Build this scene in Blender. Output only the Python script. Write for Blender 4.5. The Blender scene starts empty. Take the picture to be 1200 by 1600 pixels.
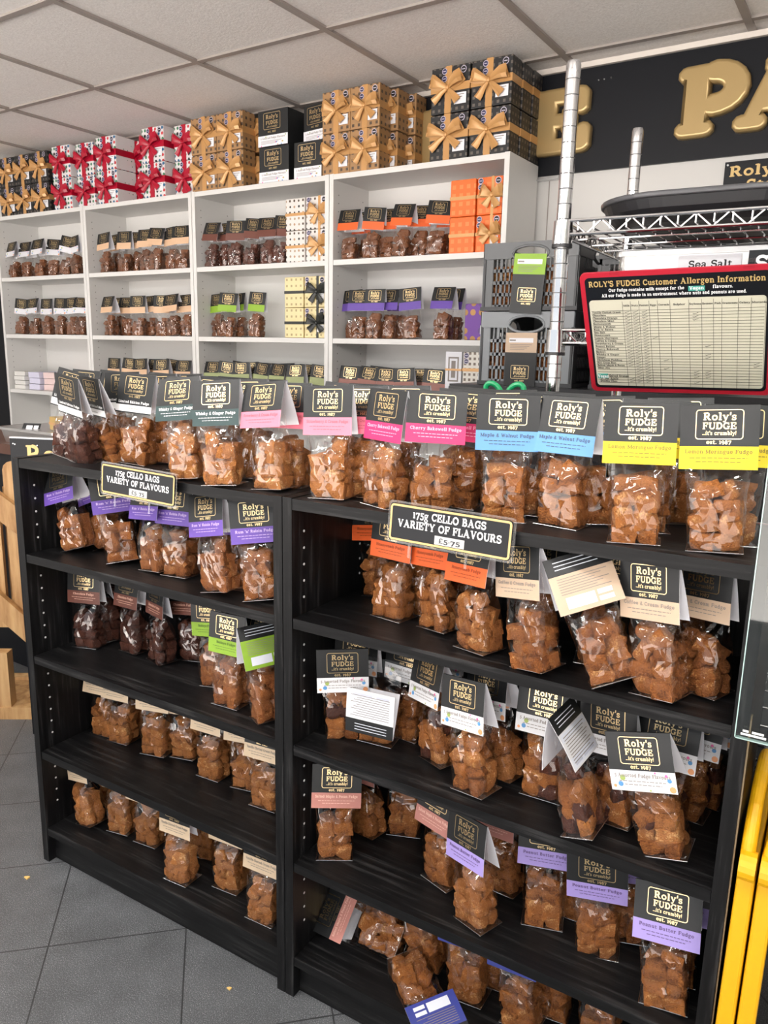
import bpy, bmesh, math, random
from math import sin, cos, pi, radians, atan2, sqrt
from mathutils import Vector, Matrix, Euler
from mathutils.geometry import delaunay_2d_cdt

SC = bpy.context.scene
COL = SC.collection

# ------------------------------------------------------------------ camera
cam_d = bpy.data.cameras.new('camera'); cam_o = bpy.data.objects.new('camera', cam_d); COL.objects.link(cam_o)
cam_d.sensor_fit = 'VERTICAL'; cam_d.sensor_height = 36.0; cam_d.sensor_width = 27.0
cam_d.lens = 36.0 * 1202.09 / 1600.0; cam_d.clip_start = 0.05; cam_d.clip_end = 60
YAW, PIT, ROL = -0.5721509572659635, -0.2080113484369059, 0.021404571509345608
_f = Vector((sin(YAW)*cos(PIT), cos(YAW)*cos(PIT), sin(PIT)))
_r = Vector((cos(YAW), -sin(YAW), 0)); _u = _r.cross(_f)
_r2 = _r*cos(ROL)+_u*sin(ROL); _u2 = -_r*sin(ROL)+_u*cos(ROL)
M = Matrix((_r2, _u2, -_f)).transposed().to_4x4(); M.translation = Vector((1.751, -1.042, 1.325))
cam_o.matrix_world = M
SC.camera = cam_o

# ------------------------------------------------------------------ light and exposure
SC.view_settings.view_transform = 'Standard'; SC.view_settings.look = 'None'
SC.view_settings.gamma = 1.0; SC.view_settings.use_curve_mapping = False
SC.view_settings.exposure = -0.13
SC.cycles.transparent_max_bounces = 32
SC.cycles.max_bounces = 8
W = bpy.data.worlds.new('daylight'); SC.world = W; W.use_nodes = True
# open shop front: sky above, brightness added below the horizon to light the ceiling
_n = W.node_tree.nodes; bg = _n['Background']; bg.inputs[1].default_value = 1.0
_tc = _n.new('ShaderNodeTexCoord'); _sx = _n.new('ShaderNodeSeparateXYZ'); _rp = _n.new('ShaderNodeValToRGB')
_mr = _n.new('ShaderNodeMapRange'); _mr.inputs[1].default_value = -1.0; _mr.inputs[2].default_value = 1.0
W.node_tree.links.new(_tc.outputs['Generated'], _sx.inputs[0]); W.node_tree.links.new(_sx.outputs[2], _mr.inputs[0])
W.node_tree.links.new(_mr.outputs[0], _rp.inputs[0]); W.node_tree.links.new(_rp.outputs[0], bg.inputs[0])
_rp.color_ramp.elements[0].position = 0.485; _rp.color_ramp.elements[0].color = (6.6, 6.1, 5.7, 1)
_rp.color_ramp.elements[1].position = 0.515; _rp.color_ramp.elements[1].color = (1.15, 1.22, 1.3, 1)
CEIL = 2.36
LAMP_E = 46.0            # brightness of the added lamps' tubes

# ------------------------------------------------------------------ materials
def mat(name, c, rough=0.5, metal=0.0, spec=0.5, coat=0.0):
    m = bpy.data.materials.new(name); m.use_nodes = True
    b = m.node_tree.nodes['Principled BSDF']
    b.inputs['Base Color'].default_value = (c[0], c[1], c[2], 1); b.inputs['Roughness'].default_value = rough
    b.inputs['Metallic'].default_value = metal; b.inputs['Specular IOR Level'].default_value = spec
    b.inputs['Coat Weight'].default_value = coat
    m.diffuse_color = (c[0], c[1], c[2], 1)
    return m
def nd(m, t, **kw):
    n = m.node_tree.nodes.new(t)
    for k, v in kw.items(): setattr(n, k, v)
    return n
def lk(m, a, b): m.node_tree.links.new(a, b)
def bsdf(m): return m.node_tree.nodes['Principled BSDF']
def ramp(m, stops):
    r = nd(m, 'ShaderNodeValToRGB'); e = r.color_ramp.elements
    while len(e) < len(stops): e.new(0.5)
    for i, (p, c) in enumerate(stops):
        e[i].position = p; e[i].color = (c[0], c[1], c[2], 1)
    return r
def objco(m, scale=(1, 1, 1), rot=(0, 0, 0), loc=(0, 0, 0)):
    t = nd(m, 'ShaderNodeTexCoord'); mp = nd(m, 'ShaderNodeMapping')
    mp.inputs['Scale'].default_value = scale; mp.inputs['Rotation'].default_value = rot; mp.inputs['Location'].default_value = loc
    lk(m, t.outputs['Object'], mp.inputs['Vector']); return mp.outputs['Vector']
def bump(m, h, strength=0.2, dist=0.01):
    b = nd(m, 'ShaderNodeBump'); b.inputs['Strength'].default_value = strength; b.inputs['Distance'].default_value = dist
    lk(m, h, b.inputs['Height']); lk(m, b.outputs['Normal'], bsdf(m).inputs['Normal'])
def noise(m, vec, scale, detail=3, rough=0.5):
    n = nd(m, 'ShaderNodeTexNoise'); n.inputs['Scale'].default_value = scale; n.inputs['Detail'].default_value = detail
    n.inputs['Roughness'].default_value = rough
    if vec is not None: lk(m, vec, n.inputs['Vector'])
    return n

def wood_black(name, scale):
    m = mat(name, (0.012, 0.012, 0.013), 0.42, 0, 0.22)
    n = noise(m, objco(m, scale), 1.0, 6, 0.65)
    r = ramp(m, [(0.42, (0.0045, 0.0045, 0.005)), (0.55, (0.008, 0.008, 0.0085)), (0.67, (0.030, 0.0295, 0.030))])
    lk(m, n.outputs['Fac'], r.inputs[0]); lk(m, r.outputs[0], bsdf(m).inputs['Base Color'])
    bump(m, n.outputs['Fac'], 0.15, 0.002); return m
BLK_V = wood_black('black_ash_vertical', (90, 90, 5))
BLK_H = wood_black('black_ash_horizontal', (5, 110, 90))
WHITE_LAM = mat('white_laminate', (0.71, 0.70, 0.68), 0.42)
WALL = mat('wall_paint', (0.66, 0.65, 0.63), 0.6)
def ceiling_mat():
    m = mat('ceiling_tile', (0.85, 0.81, 0.785), 0.9)
    v = objco(m); n = noise(m, v, 130, 4, 0.7)
    r = ramp(m, [(0.35, (0.79, 0.75, 0.72)), (0.65, (0.91, 0.875, 0.85))]); lk(m, n.outputs['Fac'], r.inputs[0])
    lk(m, r.outputs[0], bsdf(m).inputs['Base Color']); bump(m, n.outputs['Fac'], 0.35, 0.004); return m
CEILM = ceiling_mat()
TBAR = mat('ceiling_rail', (0.33, 0.29, 0.265), 0.5)
MOULD = mat('pale_moulding', (0.72, 0.66, 0.6), 0.5)
def floor_mat():
    m = mat('slate_tile', (0.06, 0.065, 0.07), 0.45)
    v = objco(m, (1, 1, 1), (0, 0, radians(-45)), (0, 0, 0))
    # grid of 0.3 m tiles set diagonally
    sx = nd(m, 'ShaderNodeSeparateXYZ'); lk(m, v, sx.inputs[0])
    def groove(sock, off):
        a = nd(m, 'ShaderNodeMath', operation='ADD'); a.inputs[1].default_value = off; lk(m, sock, a.inputs[0])
        d = nd(m, 'ShaderNodeMath', operation='PINGPONG'); d.inputs[1].default_value = 0.15; lk(m, a.outputs[0], d.inputs[0])
        c = nd(m, 'ShaderNodeMath', operation='LESS_THAN'); c.inputs[1].default_value = 0.0017; lk(m, d.outputs[0], c.inputs[0])
        return c.outputs[0]
    g1 = groove(sx.outputs[0], -0.10+3.0); g2 = groove(sx.outputs[1], 0.07+3.0)
    mx = nd(m, 'ShaderNodeMath', operation='MAXIMUM'); lk(m, g1, mx.inputs[0]); lk(m, g2, mx.inputs[1])
    n1 = noise(m, objco(m), 420, 2, 0.6); n2 = noise(m, objco(m), 9, 4, 0.6)
    r = ramp(m, [(0.30, (0.06, 0.065, 0.07)), (0.54, (0.115, 0.122, 0.13)), (0.70, (0.30, 0.31, 0.32))]); lk(m, n1.outputs['Fac'], r.inputs[0])
    r2 = ramp(m, [(0.3, (0.75, 0.75, 0.75)), (0.7, (1.1, 1.1, 1.1))]); lk(m, n2.outputs['Fac'], r2.inputs[0])
    mu = nd(m, 'ShaderNodeMix', data_type='RGBA', blend_type='MULTIPLY'); mu.inputs[0].default_value = 1
    lk(m, r.outputs[0], mu.inputs[6]); lk(m, r2.outputs[0], mu.inputs[7])
    mg = nd(m, 'ShaderNodeMix', data_type='RGBA'); lk(m, mx.outputs[0], mg.inputs[0]); lk(m, mu.outputs[2], mg.inputs[6])
    mg.inputs[7].default_value = (0.03, 0.032, 0.034, 1); lk(m, mg.outputs[2], bsdf(m).inputs['Base Color'])
    bump(m, n1.outputs['Fac'], 0.12, 0.001); return m
FLOORM = floor_mat()
BLACK_CARD = mat('black_card', (0.014, 0.015, 0.016), 0.40, 0, 0.42)
WHITE_CARD = mat('white_card', (0.80, 0.80, 0.84), 0.55)
GOLD = mat('gold_foil', (0.86, 0.66, 0.36), 0.28, 1.0)
GOLDPAINT = mat('gold_paint', (0.60, 0.42, 0.17), 0.38, 0.25)
GOLD_LET = mat('gold_lettering', (0.47, 0.33, 0.145), 0.3, 0.4)
GREYINK = mat('grey_ink', (0.25, 0.22, 0.2), 0.6)
BLACKP = mat('black_plastic', (0.014, 0.014, 0.016), 0.35)
BLACKM = mat('black_panel', (0.007, 0.008, 0.011), 0.35, 0, 0.25)
INK = mat('black_ink', (0.015, 0.015, 0.015), 0.6)
CHROME = mat('chrome', (0.70, 0.70, 0.71), 0.09, 1.0)
STEEL = mat('steel_fitting', (0.6, 0.6, 0.6), 0.3, 1.0)
DARKRING = mat('dark_groove', (0.12, 0.12, 0.12), 0.5, 0.6)
WHITEINK = mat('white_ink', (0.85, 0.85, 0.85), 0.6)
HOLE_PIN = mat('shelf_pin_hole', (0.75, 0.75, 0.75), 0.5)
HOLE_DARK = mat('drilled_hole', (0.25, 0.24, 0.23), 0.8)

def film_mat(name, tint, lo, hi, rough, crease=0):
    m = bpy.data.materials.new(name); m.use_nodes = True; nt = m.node_tree; nt.nodes.clear()
    out = nt.nodes.new('ShaderNodeOutputMaterial'); mix = nt.nodes.new('ShaderNodeMixShader')
    tr = nt.nodes.new('ShaderNodeBsdfTransparent'); tr.inputs[0].default_value = (*tint, 1)
    gl = nt.nodes.new('ShaderNodeBsdfGlossy'); gl.inputs['Roughness'].default_value = rough; gl.inputs[0].default_value = (1, 1, 1, 1)
    if crease:
        tc = nt.nodes.new('ShaderNodeTexCoord'); mp = nt.nodes.new('ShaderNodeMapping'); mp.inputs['Scale'].default_value = (1.0, 1.0, .55); mp.inputs['Rotation'].default_value = (0, .5, .3)
        oi = nt.nodes.new('ShaderNodeObjectInfo'); mr0 = nt.nodes.new('ShaderNodeMath'); mr0.operation = 'MULTIPLY'; mr0.inputs[1].default_value = 40; lk(m, oi.outputs['Random'], mr0.inputs[0])
        no = nt.nodes.new('ShaderNodeTexNoise'); no.noise_dimensions = '4D'; no.inputs['Scale'].default_value = 15; no.inputs['Detail'].default_value = 0.6; no.inputs['Distortion'].default_value = 0.9
        lk(m, tc.outputs['Object'], mp.inputs[0]); lk(m, mp.outputs[0], no.inputs['Vector']); lk(m, mr0.outputs[0], no.inputs['W'])
        a = nt.nodes.new('ShaderNodeMath'); a.operation = 'SUBTRACT'; a.inputs[1].default_value = .5; lk(m, no.outputs['Fac'], a.inputs[0])
        b = nt.nodes.new('ShaderNodeMath'); b.operation = 'ABSOLUTE'; lk(m, a.outputs[0], b.inputs[0])
        bp = nt.nodes.new('ShaderNodeBump'); bp.inputs['Strength'].default_value = 1.0; bp.inputs['Distance'].default_value = crease; lk(m, b.outputs[0], bp.inputs['Height']); lk(m, bp.outputs['Normal'], gl.inputs['Normal'])
    lw = nt.nodes.new('ShaderNodeLayerWeight'); lw.inputs[0].default_value = 0.35
    mr = nt.nodes.new('ShaderNodeMapRange'); mr.inputs[3].default_value = lo; mr.inputs[4].default_value = hi
    lk(m, lw.outputs['Facing'], mr.inputs[0]); lk(m, mr.outputs[0], mix.inputs[0])
    lk(m, tr.outputs[0], mix.inputs[1]); lk(m, gl.outputs[0], mix.inputs[2]); lk(m, mix.outputs[0], out.inputs[0])
    return m
FILM = film_mat('cellophane', (0.985, 0.985, 0.985), 0.03, 0.34, 0.03, 0.022)
GLASS = film_mat('clear_glass', (0.90, 0.93, 0.92), 0.03, 0.5, 0.02)
ACRYL = film_mat('clear_acrylic', (0.93, 0.94, 0.94), 0.02, 0.12, 0.05)
HEM = film_mat('cellophane_seam', (0.92, 0.92, 0.92), 0.25, 0.6, 0.2)
GLASSEDGE = mat('glass_edge', (0.45, 0.62, 0.58), 0.15)

def fudge_mat(name, dark, mid, light):
    m = mat(name, mid, 0.62, 0, 0.25)
    v = objco(m); n = noise(m, v, 1.6, 4, 0.6); n2 = noise(m, v, 12, 3, 0.65)
    oi = nd(m, 'ShaderNodeObjectInfo')
    r = ramp(m, [(0.30, dark), (0.48, mid), (0.60, mid), (0.74, light)])
    a = nd(m, 'ShaderNodeMath', operation='MULTIPLY_ADD'); a.inputs[1].default_value = 0.20; lk(m, oi.outputs['Random'], a.inputs[0])
    s = nd(m, 'ShaderNodeMath', operation='MULTIPLY_ADD'); s.inputs[1].default_value = 0.60; lk(m, n2.outputs['Fac'], s.inputs[0])
    h = nd(m, 'ShaderNodeMath', operation='MULTIPLY_ADD'); h.inputs[1].default_value = 0.65; h.inputs[2].default_value = -0.23; lk(m, n.outputs['Fac'], h.inputs[0]); lk(m, h.outputs[0], s.inputs[2])
    lk(m, s.outputs[0], a.inputs[2])
    lk(m, a.outputs[0], r.inputs[0]); lk(m, r.outputs[0], bsdf(m).inputs['Base Color'])
    bump(m, s.outputs[0], 0.6, 0.10); return m
FUDGE = fudge_mat('caramel_fudge', (0.19, 0.058, 0.013), (0.43, 0.155, 0.041), (0.82, 0.45, 0.18))
FUDGE_PALE = fudge_mat('pale_fudge', (0.25, 0.084, 0.019), (0.53, 0.205, 0.058), (0.90, 0.54, 0.23))
FUDGE_RICH = fudge_mat('toffee_fudge', (0.16, 0.048, 0.012), (0.36, 0.124, 0.034), (0.70, 0.36, 0.13))
FUDGE_CHOC = fudge_mat('chocolate_fudge', (0.045, 0.013, 0.008), (0.105, 0.033, 0.019), (0.22, 0.085, 0.055))
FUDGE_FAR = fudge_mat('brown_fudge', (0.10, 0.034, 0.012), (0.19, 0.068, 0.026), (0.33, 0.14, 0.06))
FUDGES = {'c': FUDGE, 'p': FUDGE_PALE, 'r': FUDGE_RICH, 'k': FUDGE_CHOC, 'f': FUDGE_FAR}

# ------------------------------------------------------------------ mesh builder
class MB:
    def __init__(s): s.v = []; s.f = []; s.m = []
    def face(s, pts, mi=0):
        b = len(s.v); s.v += [tuple(p) for p in pts]; s.f.append(tuple(range(b, b+len(pts)))); s.m.append(mi)
    def box(s, x0, x1, y0, y1, z0, z1, mi=0, T=None):
        b = len(s.v)
        P = [(x0, y0, z0), (x1, y0, z0), (x1, y1, z0), (x0, y1, z0), (x0, y0, z1), (x1, y0, z1), (x1, y1, z1), (x0, y1, z1)]
        if T is not None: P = [tuple(T @ Vector(p)) for p in P]
        s.v += P
        for q in ((0, 3, 2, 1), (4, 5, 6, 7), (0, 1, 5, 4), (1, 2, 6, 5), (2, 3, 7, 6), (3, 0, 4, 7)):
            s.f.append(tuple(b+i for i in q)); s.m.append(mi)
    def tube(s, pts, r, n=8, mi=0, cap=True, rs=None):
        P = [Vector(p) for p in pts]; rings = []
        up = None
        for i, p in enumerate(P):
            d = (P[min(i+1, len(P)-1)]-P[max(i-1, 0)])
            d = d.normalized() if d.length > 1e-9 else Vector((0, 0, 1))
            if up is None: up = d.orthogonal().normalized()
            up = (up-d*up.dot(d)); up = up.normalized() if up.length > 1e-6 else d.orthogonal().normalized()
            w = d.cross(up); rr = rs[i] if rs else r; b = len(s.v)
            s.v += [tuple(p+(up*cos(2*pi*k/n)+w*sin(2*pi*k/n))*rr) for k in range(n)]; rings.append(b)
        for a, b in zip(rings, rings[1:]):
            for k in range(n): s.f.append((a+k, a+(k+1) % n, b+(k+1) % n, b+k)); s.m.append(mi)
        if cap:
            s.f.append(tuple(rings[0]+k for k in reversed(range(n)))); s.m.append(mi)
            s.f.append(tuple(rings[-1]+k for k in range(n))); s.m.append(mi)
    def prism(s, poly, lo, hi, fr, mi=0):
        """poly: 2-D outline; fr(u,v,w) -> 3-D point; extruded in w from lo to hi"""
        n = len(poly); b = len(s.v)
        s.v += [tuple(fr(u, v, lo)) for u, v in poly]+[tuple(fr(u, v, hi)) for u, v in poly]
        s.f.append(tuple(b+i for i in reversed(range(n)))); s.m.append(mi)
        s.f.append(tuple(b+n+i for i in range(n))); s.m.append(mi)
        for i in range(n):
            j = (i+1) % n; s.f.append((b+i, b+j, b+n+j, b+n+i)); s.m.append(mi)
    def grid(s, rows, mi=0, close=False):
        b = len(s.v); n = len(rows[0])
        for r in rows: s.v += [tuple(p) for p in r]
        for i in range(len(rows)-1):
            for k in range(n if close else n-1):
                k2 = (k+1) % n
                s.f.append((b+i*n+k, b+i*n+k2, b+(i+1)*n+k2, b+(i+1)*n+k)); s.m.append(mi)
    def xf(s, T):
        s.v = [tuple(T @ Vector(p)) for p in s.v]; return s
    def add(s, o, T=None, mi=None):
        b = len(s.v); s.v += [tuple(T @ Vector(p)) for p in o.v] if T is not None else list(o.v)
        s.f += [tuple(i+b for i in f) for f in o.f]; s.m += [mi if mi is not None else k for k in o.m]
    def mesh(s, name, mats, smooth=False):
        me = bpy.data.meshes.new(name); me.from_pydata(s.v, [], s.f)
        for m in (mats if isinstance(mats, (list, tuple)) else [mats]): me.materials.append(m)
        me.polygons.foreach_set('material_index', s.m)
        if smooth: me.polygons.foreach_set('use_smooth', [True]*len(s.f))
        me.validate(); me.update()
        if smooth: me.set_sharp_from_angle(angle=radians(35))
        return me
    def build(s, name, mats, parent=None, smooth=False, loc=None):
        return link(name, s.mesh(name, mats, smooth), parent, loc)
def link(name, me, parent=None, loc=None):
    o = bpy.data.objects.new(name, me); COL.objects.link(o)
    if parent is not None: o.parent = parent
    if loc is not None: o.location = loc
    return o
def tag(o, label, cat, group=None, kind=None):
    o['label'] = label; o['category'] = cat
    if group: o['group'] = group
    if kind: o['kind'] = kind
    return o
def thing(name, label, cat, loc=(0, 0, 0), rz=0.0, group=None):
    o = bpy.data.objects.new(name, None); COL.objects.link(o); o.empty_display_size = 0.05
    o.location = loc; o.rotation_euler = (0, 0, rz); return tag(o, label, cat, group)
def struct(o): o['kind'] = 'structure'; return o
def rrect(x0, x1, y0, y1, r, n=5):
    P = []
    for cx, cy, a in ((x1-r, y1-r, 0), (x0+r, y1-r, 90), (x0+r, y0+r, 180), (x1-r, y0+r, 270)):
        for k in range(n+1):
            t = radians(a+90*k/n); P.append((cx+r*cos(t), cy+r*sin(t)))
    return P
def frame_strip(mb, x0, x1, y0, y1, r, w, o, U, V, mi=0):
    a = rrect(x0, x1, y0, y1, r); b = rrect(x0+w, x1-w, y0+w, y1-w, max(r-w, 0.0002)); n = len(a)
    pt = lambda p: Vector(o)+U*p[0]+V*p[1]
    for i in range(n):
        j = (i+1) % n; mb.face([pt(a[i]), pt(a[j]), pt(b[j]), pt(b[i])], mi)

# ------------------------------------------------------------------ fat slab-serif lettering drawn with strokes
SW, TW = 0.165, 0.095
def A_(cx, cy, rx, ry, a0, a1, w=0.135, n=10):
    return ('p', w, [(cx+rx*cos(radians(a0+(a1-a0)*k/n)), cy+ry*sin(radians(a0+(a1-a0)*k/n))) for k in range(n+1)])
def L_(*p, w=TW): return ('p', w, list(p))
def sf(x, y, h=0.135): return ('p', 0.085, [(x-h+0.04, y), (x+h-0.04, y)])
def st(x, y0=0.0, y1=0.70, t=1, b=1, w=SW):
    o = [('b', w, [(x, y0+0.03), (x, y1-0.03)])]
    if t == 1: o.append(sf(x, y1-0.043))
    if t == 2: o.append(('p', 0.085, [(x-0.12, y1-0.05), (x, y1-0.043)]))
    if b == 1: o.append(sf(x, y0+0.043))
    if b == 2: o.append(('p', 0.085, [(x, y0+0.043), (x+0.12, y0+0.05)]))
    return o
def tick(x, y0, y1): return ('p', 0.08, [(x, y0), (x, y1)])
XH = 0.50
G = {
'A': [L_((.13, .06), (.36, .64)), L_((.34, .64), (.60, .06), w=.17), L_((.22, .23), (.52, .23), w=.08), sf(.12, .043, .12), sf(.61, .043, .15)],
'B': st(.17)+[L_((.17, .655), (.34, .655)), L_((.17, .365), (.36, .365)), L_((.17, .045), (.36, .045)), A_(.33, .51, .15, .14, 90, -90), A_(.35, .205, .19, .155, 90, -90, .15)],
'C': [A_(.36, .35, .27, .29, 50, 310), tick(.57, .48, .66), L_((.54, .13), (.58, .20), w=.08)],
'D': st(.17)+[L_((.17, .655), (.30, .655)), L_((.17, .045), (.30, .045)), A_(.30, .35, .29, .30, 90, -90, .155)],
'E': st(.17)+[L_((.17, .655), (.53, .655)), L_((.17, .355), (.40, .355), w=.085), L_((.17, .045), (.55, .045)), tick(.54, .50, .655), tick(.42, .26, .45), tick(.57, .05, .22)],
'F': st(.17)+[L_((.17, .655), (.53, .655)), L_((.17, .355), (.40, .355), w=.085), tick(.54, .50, .655), tick(.42, .26, .45)],
'G': [A_(.36, .35, .27, .29, 50, 310), tick(.57, .48, .66), ('b', .15, [(.56, .03), (.56, .30)]), sf(.55, .30, .14)],
'H': st(.17)+st(.58)+[L_((.17, .36), (.58, .36))],
'I': st(.17), 'K': st(.17)+[L_((.22, .30), (.52, .62)), L_((.32, .42), (.56, .07), w=.16), sf(.55, .655, .12), sf(.60, .043, .13)],
'L': st(.17)+[L_((.17, .045), (.52, .045)), tick(.54, .05, .24)],
'M': st(.15, w=.11)+st(.74)+[L_((.17, .62), (.44, .08), w=.13), L_((.44, .08), (.72, .62))],
'N': st(.15, w=.10)+st(.60, b=0, w=.10)+[L_((.17, .62), (.58, .08), w=.15)],
'O': [A_(.37, .35, .28, .29, 0, 360, .15, 20)],
'P': st(.17)+[L_((.17, .655), (.34, .655)), L_((.17, .29), (.34, .29)), A_(.33, .473, .19, .182, 90, -90, .15)],
'R': st(.17)+[L_((.17, .655), (.34, .655)), L_((.17, .33), (.34, .33)), A_(.33, .495, .17, .162, 90, -90, .15), L_((.36, .33), (.54, .07), w=.16), sf(.60, .045, .10)],
'S': [A_(.31, .505, .20, .15, 30, 270, .14), A_(.31, .205, .21, .16, 90, -150, .14), tick(.50, .52, .66), tick(.10, .05, .20)],
'T': st(.34, t=0)+[L_((.10, .655), (.58, .655)), tick(.09, .48, .655), tick(.59, .48, .655)],
'U': [('b', SW, [(.17, .22), (.17, .67)]), sf(.17, .657), ('b', .10, [(.58, .22), (.58, .67)]), sf(.58, .657, .11), A_(.375, .24, .205, .195, 180, 360)],
'V': [L_((.15, .64), (.36, .06), w=.16), L_((.37, .06), (.57, .64)), sf(.14, .657), sf(.58, .657, .11)],
'W': [L_((.14, .64), (.30, .06), w=.15), L_((.30, .06), (.46, .60)), L_((.46, .60), (.62, .06), w=.15), L_((.62, .06), (.80, .64)), sf(.14, .657), sf(.80, .657, .11)],
'Y': [L_((.14, .64), (.36, .32), w=.16), L_((.37, .32), (.58, .64)), ('b', SW, [(.365, .03), (.365, .34)]), sf(.365, .043), sf(.13, .657, .12), sf(.59, .657, .11)],
'a': [A_(.24, .36, .15, .11, 150, 0, .11), ('b', .14, [(.38, .08), (.38, .38)]), A_(.24, .15, .14, .115, 0, 360, .11, 14), L_((.38, .06), (.47, .05), w=.08)],
'b': st(.14, 0, .72, 2, 0)+[A_(.31, .245, .17, .20, 0, 360, .125, 16)],
'c': [A_(.28, .25, .20, .205, 45, 315, .125), tick(.42, .33, .42)],
'd': st(.42, 0, .72, 2, 2)+[A_(.26, .245, .17, .20, 0, 360, .125, 16)],
'e': [A_(.28, .25, .20, .205, 0, 320, .115, 14), L_((.12, .25), (.46, .26), w=.08)],
'f': st(.18, 0, .60, 0, 1)+[A_(.29, .58, .11, .11, 180, 40, .11), L_((.05, .46), (.33, .46), w=.08)],
'g': [A_(.25, .33, .15, .14, 0, 360, .11, 14), A_(.26, -.06, .18, .12, 0, 360, .10, 14), L_((.14, .20), (.20, .08), w=.10), L_((.36, .44), (.48, .46), w=.09)],
'h': st(.15, 0, .72, 2, 1)+[A_(.31, .30, .15, .15, 180, 0, .11), ('b', .15, [(.455, .03), (.455, .32)]), sf(.46, .043, .12)],
'i': st(.15, 0, XH, 2, 1)+[('p', .16, [(.15, .64), (.155, .64)])],
'k': st(.15, 0, .72, 2, 1)+[L_((.20, .20), (.42, .42)), L_((.28, .28), (.46, .06), w=.14), sf(.44, .457, .11), sf(.49, .043, .11)],
'l': st(.15, 0, .72, 2, 1),
'm': st(.15, 0, XH, 2, 1)+[A_(.29, .32, .13, .13, 180, 0, .11), ('b', .14, [(.42, .03), (.42, .34)]), sf(.42, .043, .11), A_(.56, .32, .13, .13, 180, 0, .11), ('b', .14, [(.69, .03), (.69, .34)]), sf(.69, .043, .11)],
'n': st(.15, 0, XH, 2, 1)+[A_(.31, .31, .15, .14, 180, 0, .11), ('b', .15, [(.455, .03), (.455, .32)]), sf(.46, .043, .12)],
'o': [A_(.28, .245, .19, .20, 0, 360, .13, 16)],
'p': st(.15, -.2, XH, 2, 1)+[A_(.31, .25, .17, .20, 0, 360, .125, 16)],
'r': st(.15, 0, XH, 2, 1)+[A_(.31, .32, .13, .13, 170, 40, .12)],
's': [A_(.22, .35, .13, .10, 30, 270, .105), A_(.22, .145, .14, .105, 90, -150, .105), tick(.35, .36, .45), tick(.08, .05, .14)],
't': st(.18, 0, .62, 0, 0, .14)+[A_(.28, .12, .10, .09, 180, 320, .10), L_((.05, .46), (.35, .46), w=.08)],
'u': [('b', .15, [(.15, .16), (.15, .46)]), L_((.05, .457), (.15, .457), w=.085), A_(.29, .17, .14, .13, 180, 360, .11), ('b', .15, [(.44, .05), (.44, .46)]), L_((.34, .457), (.44, .457), w=.085), L_((.44, .043), (.53, .045), w=.085)],
'v': [L_((.12, .43), (.27, .06), w=.14), L_((.28, .06), (.43, .43)), sf(.11, .457, .11), sf(.44, .457, .10)],
'w': [L_((.12, .43), (.24, .06), w=.13), L_((.24, .06), (.36, .40)), L_((.36, .40), (.49, .06), w=.13), L_((.49, .06), (.62, .43)), sf(.11, .457, .11), sf(.63, .457, .10)],
'x': [L_((.12, .43), (.42, .06), w=.14), L_((.12, .06), (.42, .43)), sf(.11, .457, .1), sf(.43, .457, .1), sf(.11, .043, .1), sf(.44, .043, .1)],
'y': [L_((.12, .43), (.28, .08), w=.14), L_((.44, .43), (.22, -.14)), L_((.22, -.14), (.11, -.13), w=.12), sf(.11, .457, .11), sf(.45, .457, .10)],
'1': st(.18, 0, .55, 2, 1), '7': [L_((.08, .50), (.44, .50), w=.11), L_((.44, .50), (.22, -.05), w=.14), tick(.08, .40, .50)],
'5': [L_((.14, .53), (.42, .53), w=.11), L_((.14, .53), (.13, .30), w=.09), A_(.23, .15, .18, .17, 115, -140, .13)],
'9': [A_(.25, .34, .17, .17, 0, 360, .13, 14), A_(.18, .28, .24, .33, 5, -70, .12)],
'8': [A_(.25, .44, .14, .12, 0, 360, .12, 12), A_(.25, .16, .17, .14, 0, 360, .13, 14)],
'2': [A_(.24, .38, .15, .14, 160, -30, .12), L_((.36, .30), (.10, .06), w=.10), L_((.10, .05), (.42, .05), w=.10)],
'0': [A_(.25, .26, .18, .25, 0, 360, .12, 16)],
'£': [A_(.30, .52, .13, .13, 0, 180, .10), L_((.17, .52), (.20, .12), w=.11), L_((.06, .30), (.34, .30), w=.07), L_((.08, .05), (.46, .06), w=.09)],
'&': [A_(.30, .53, .12, .12, 0, 360, .10, 12), A_(.26, .20, .17, .17, 60, 330, .12), L_((.24, .44), (.54, .05), w=.12)],
"'": [L_((.10, .68), (.08, .50), w=.12)], '.': [('p', .15, [(.10, .075), (.105, .075)])], '•': [('p', .15, [(.10, .30), (.105, .30)])],
'!': [L_((.13, .66), (.12, .25), w=.14), ('p', .14, [(.12, .07), (.125, .07)])], '-': [L_((.08, .26), (.28, .26), w=.10)],
}
_gc = {}
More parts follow.
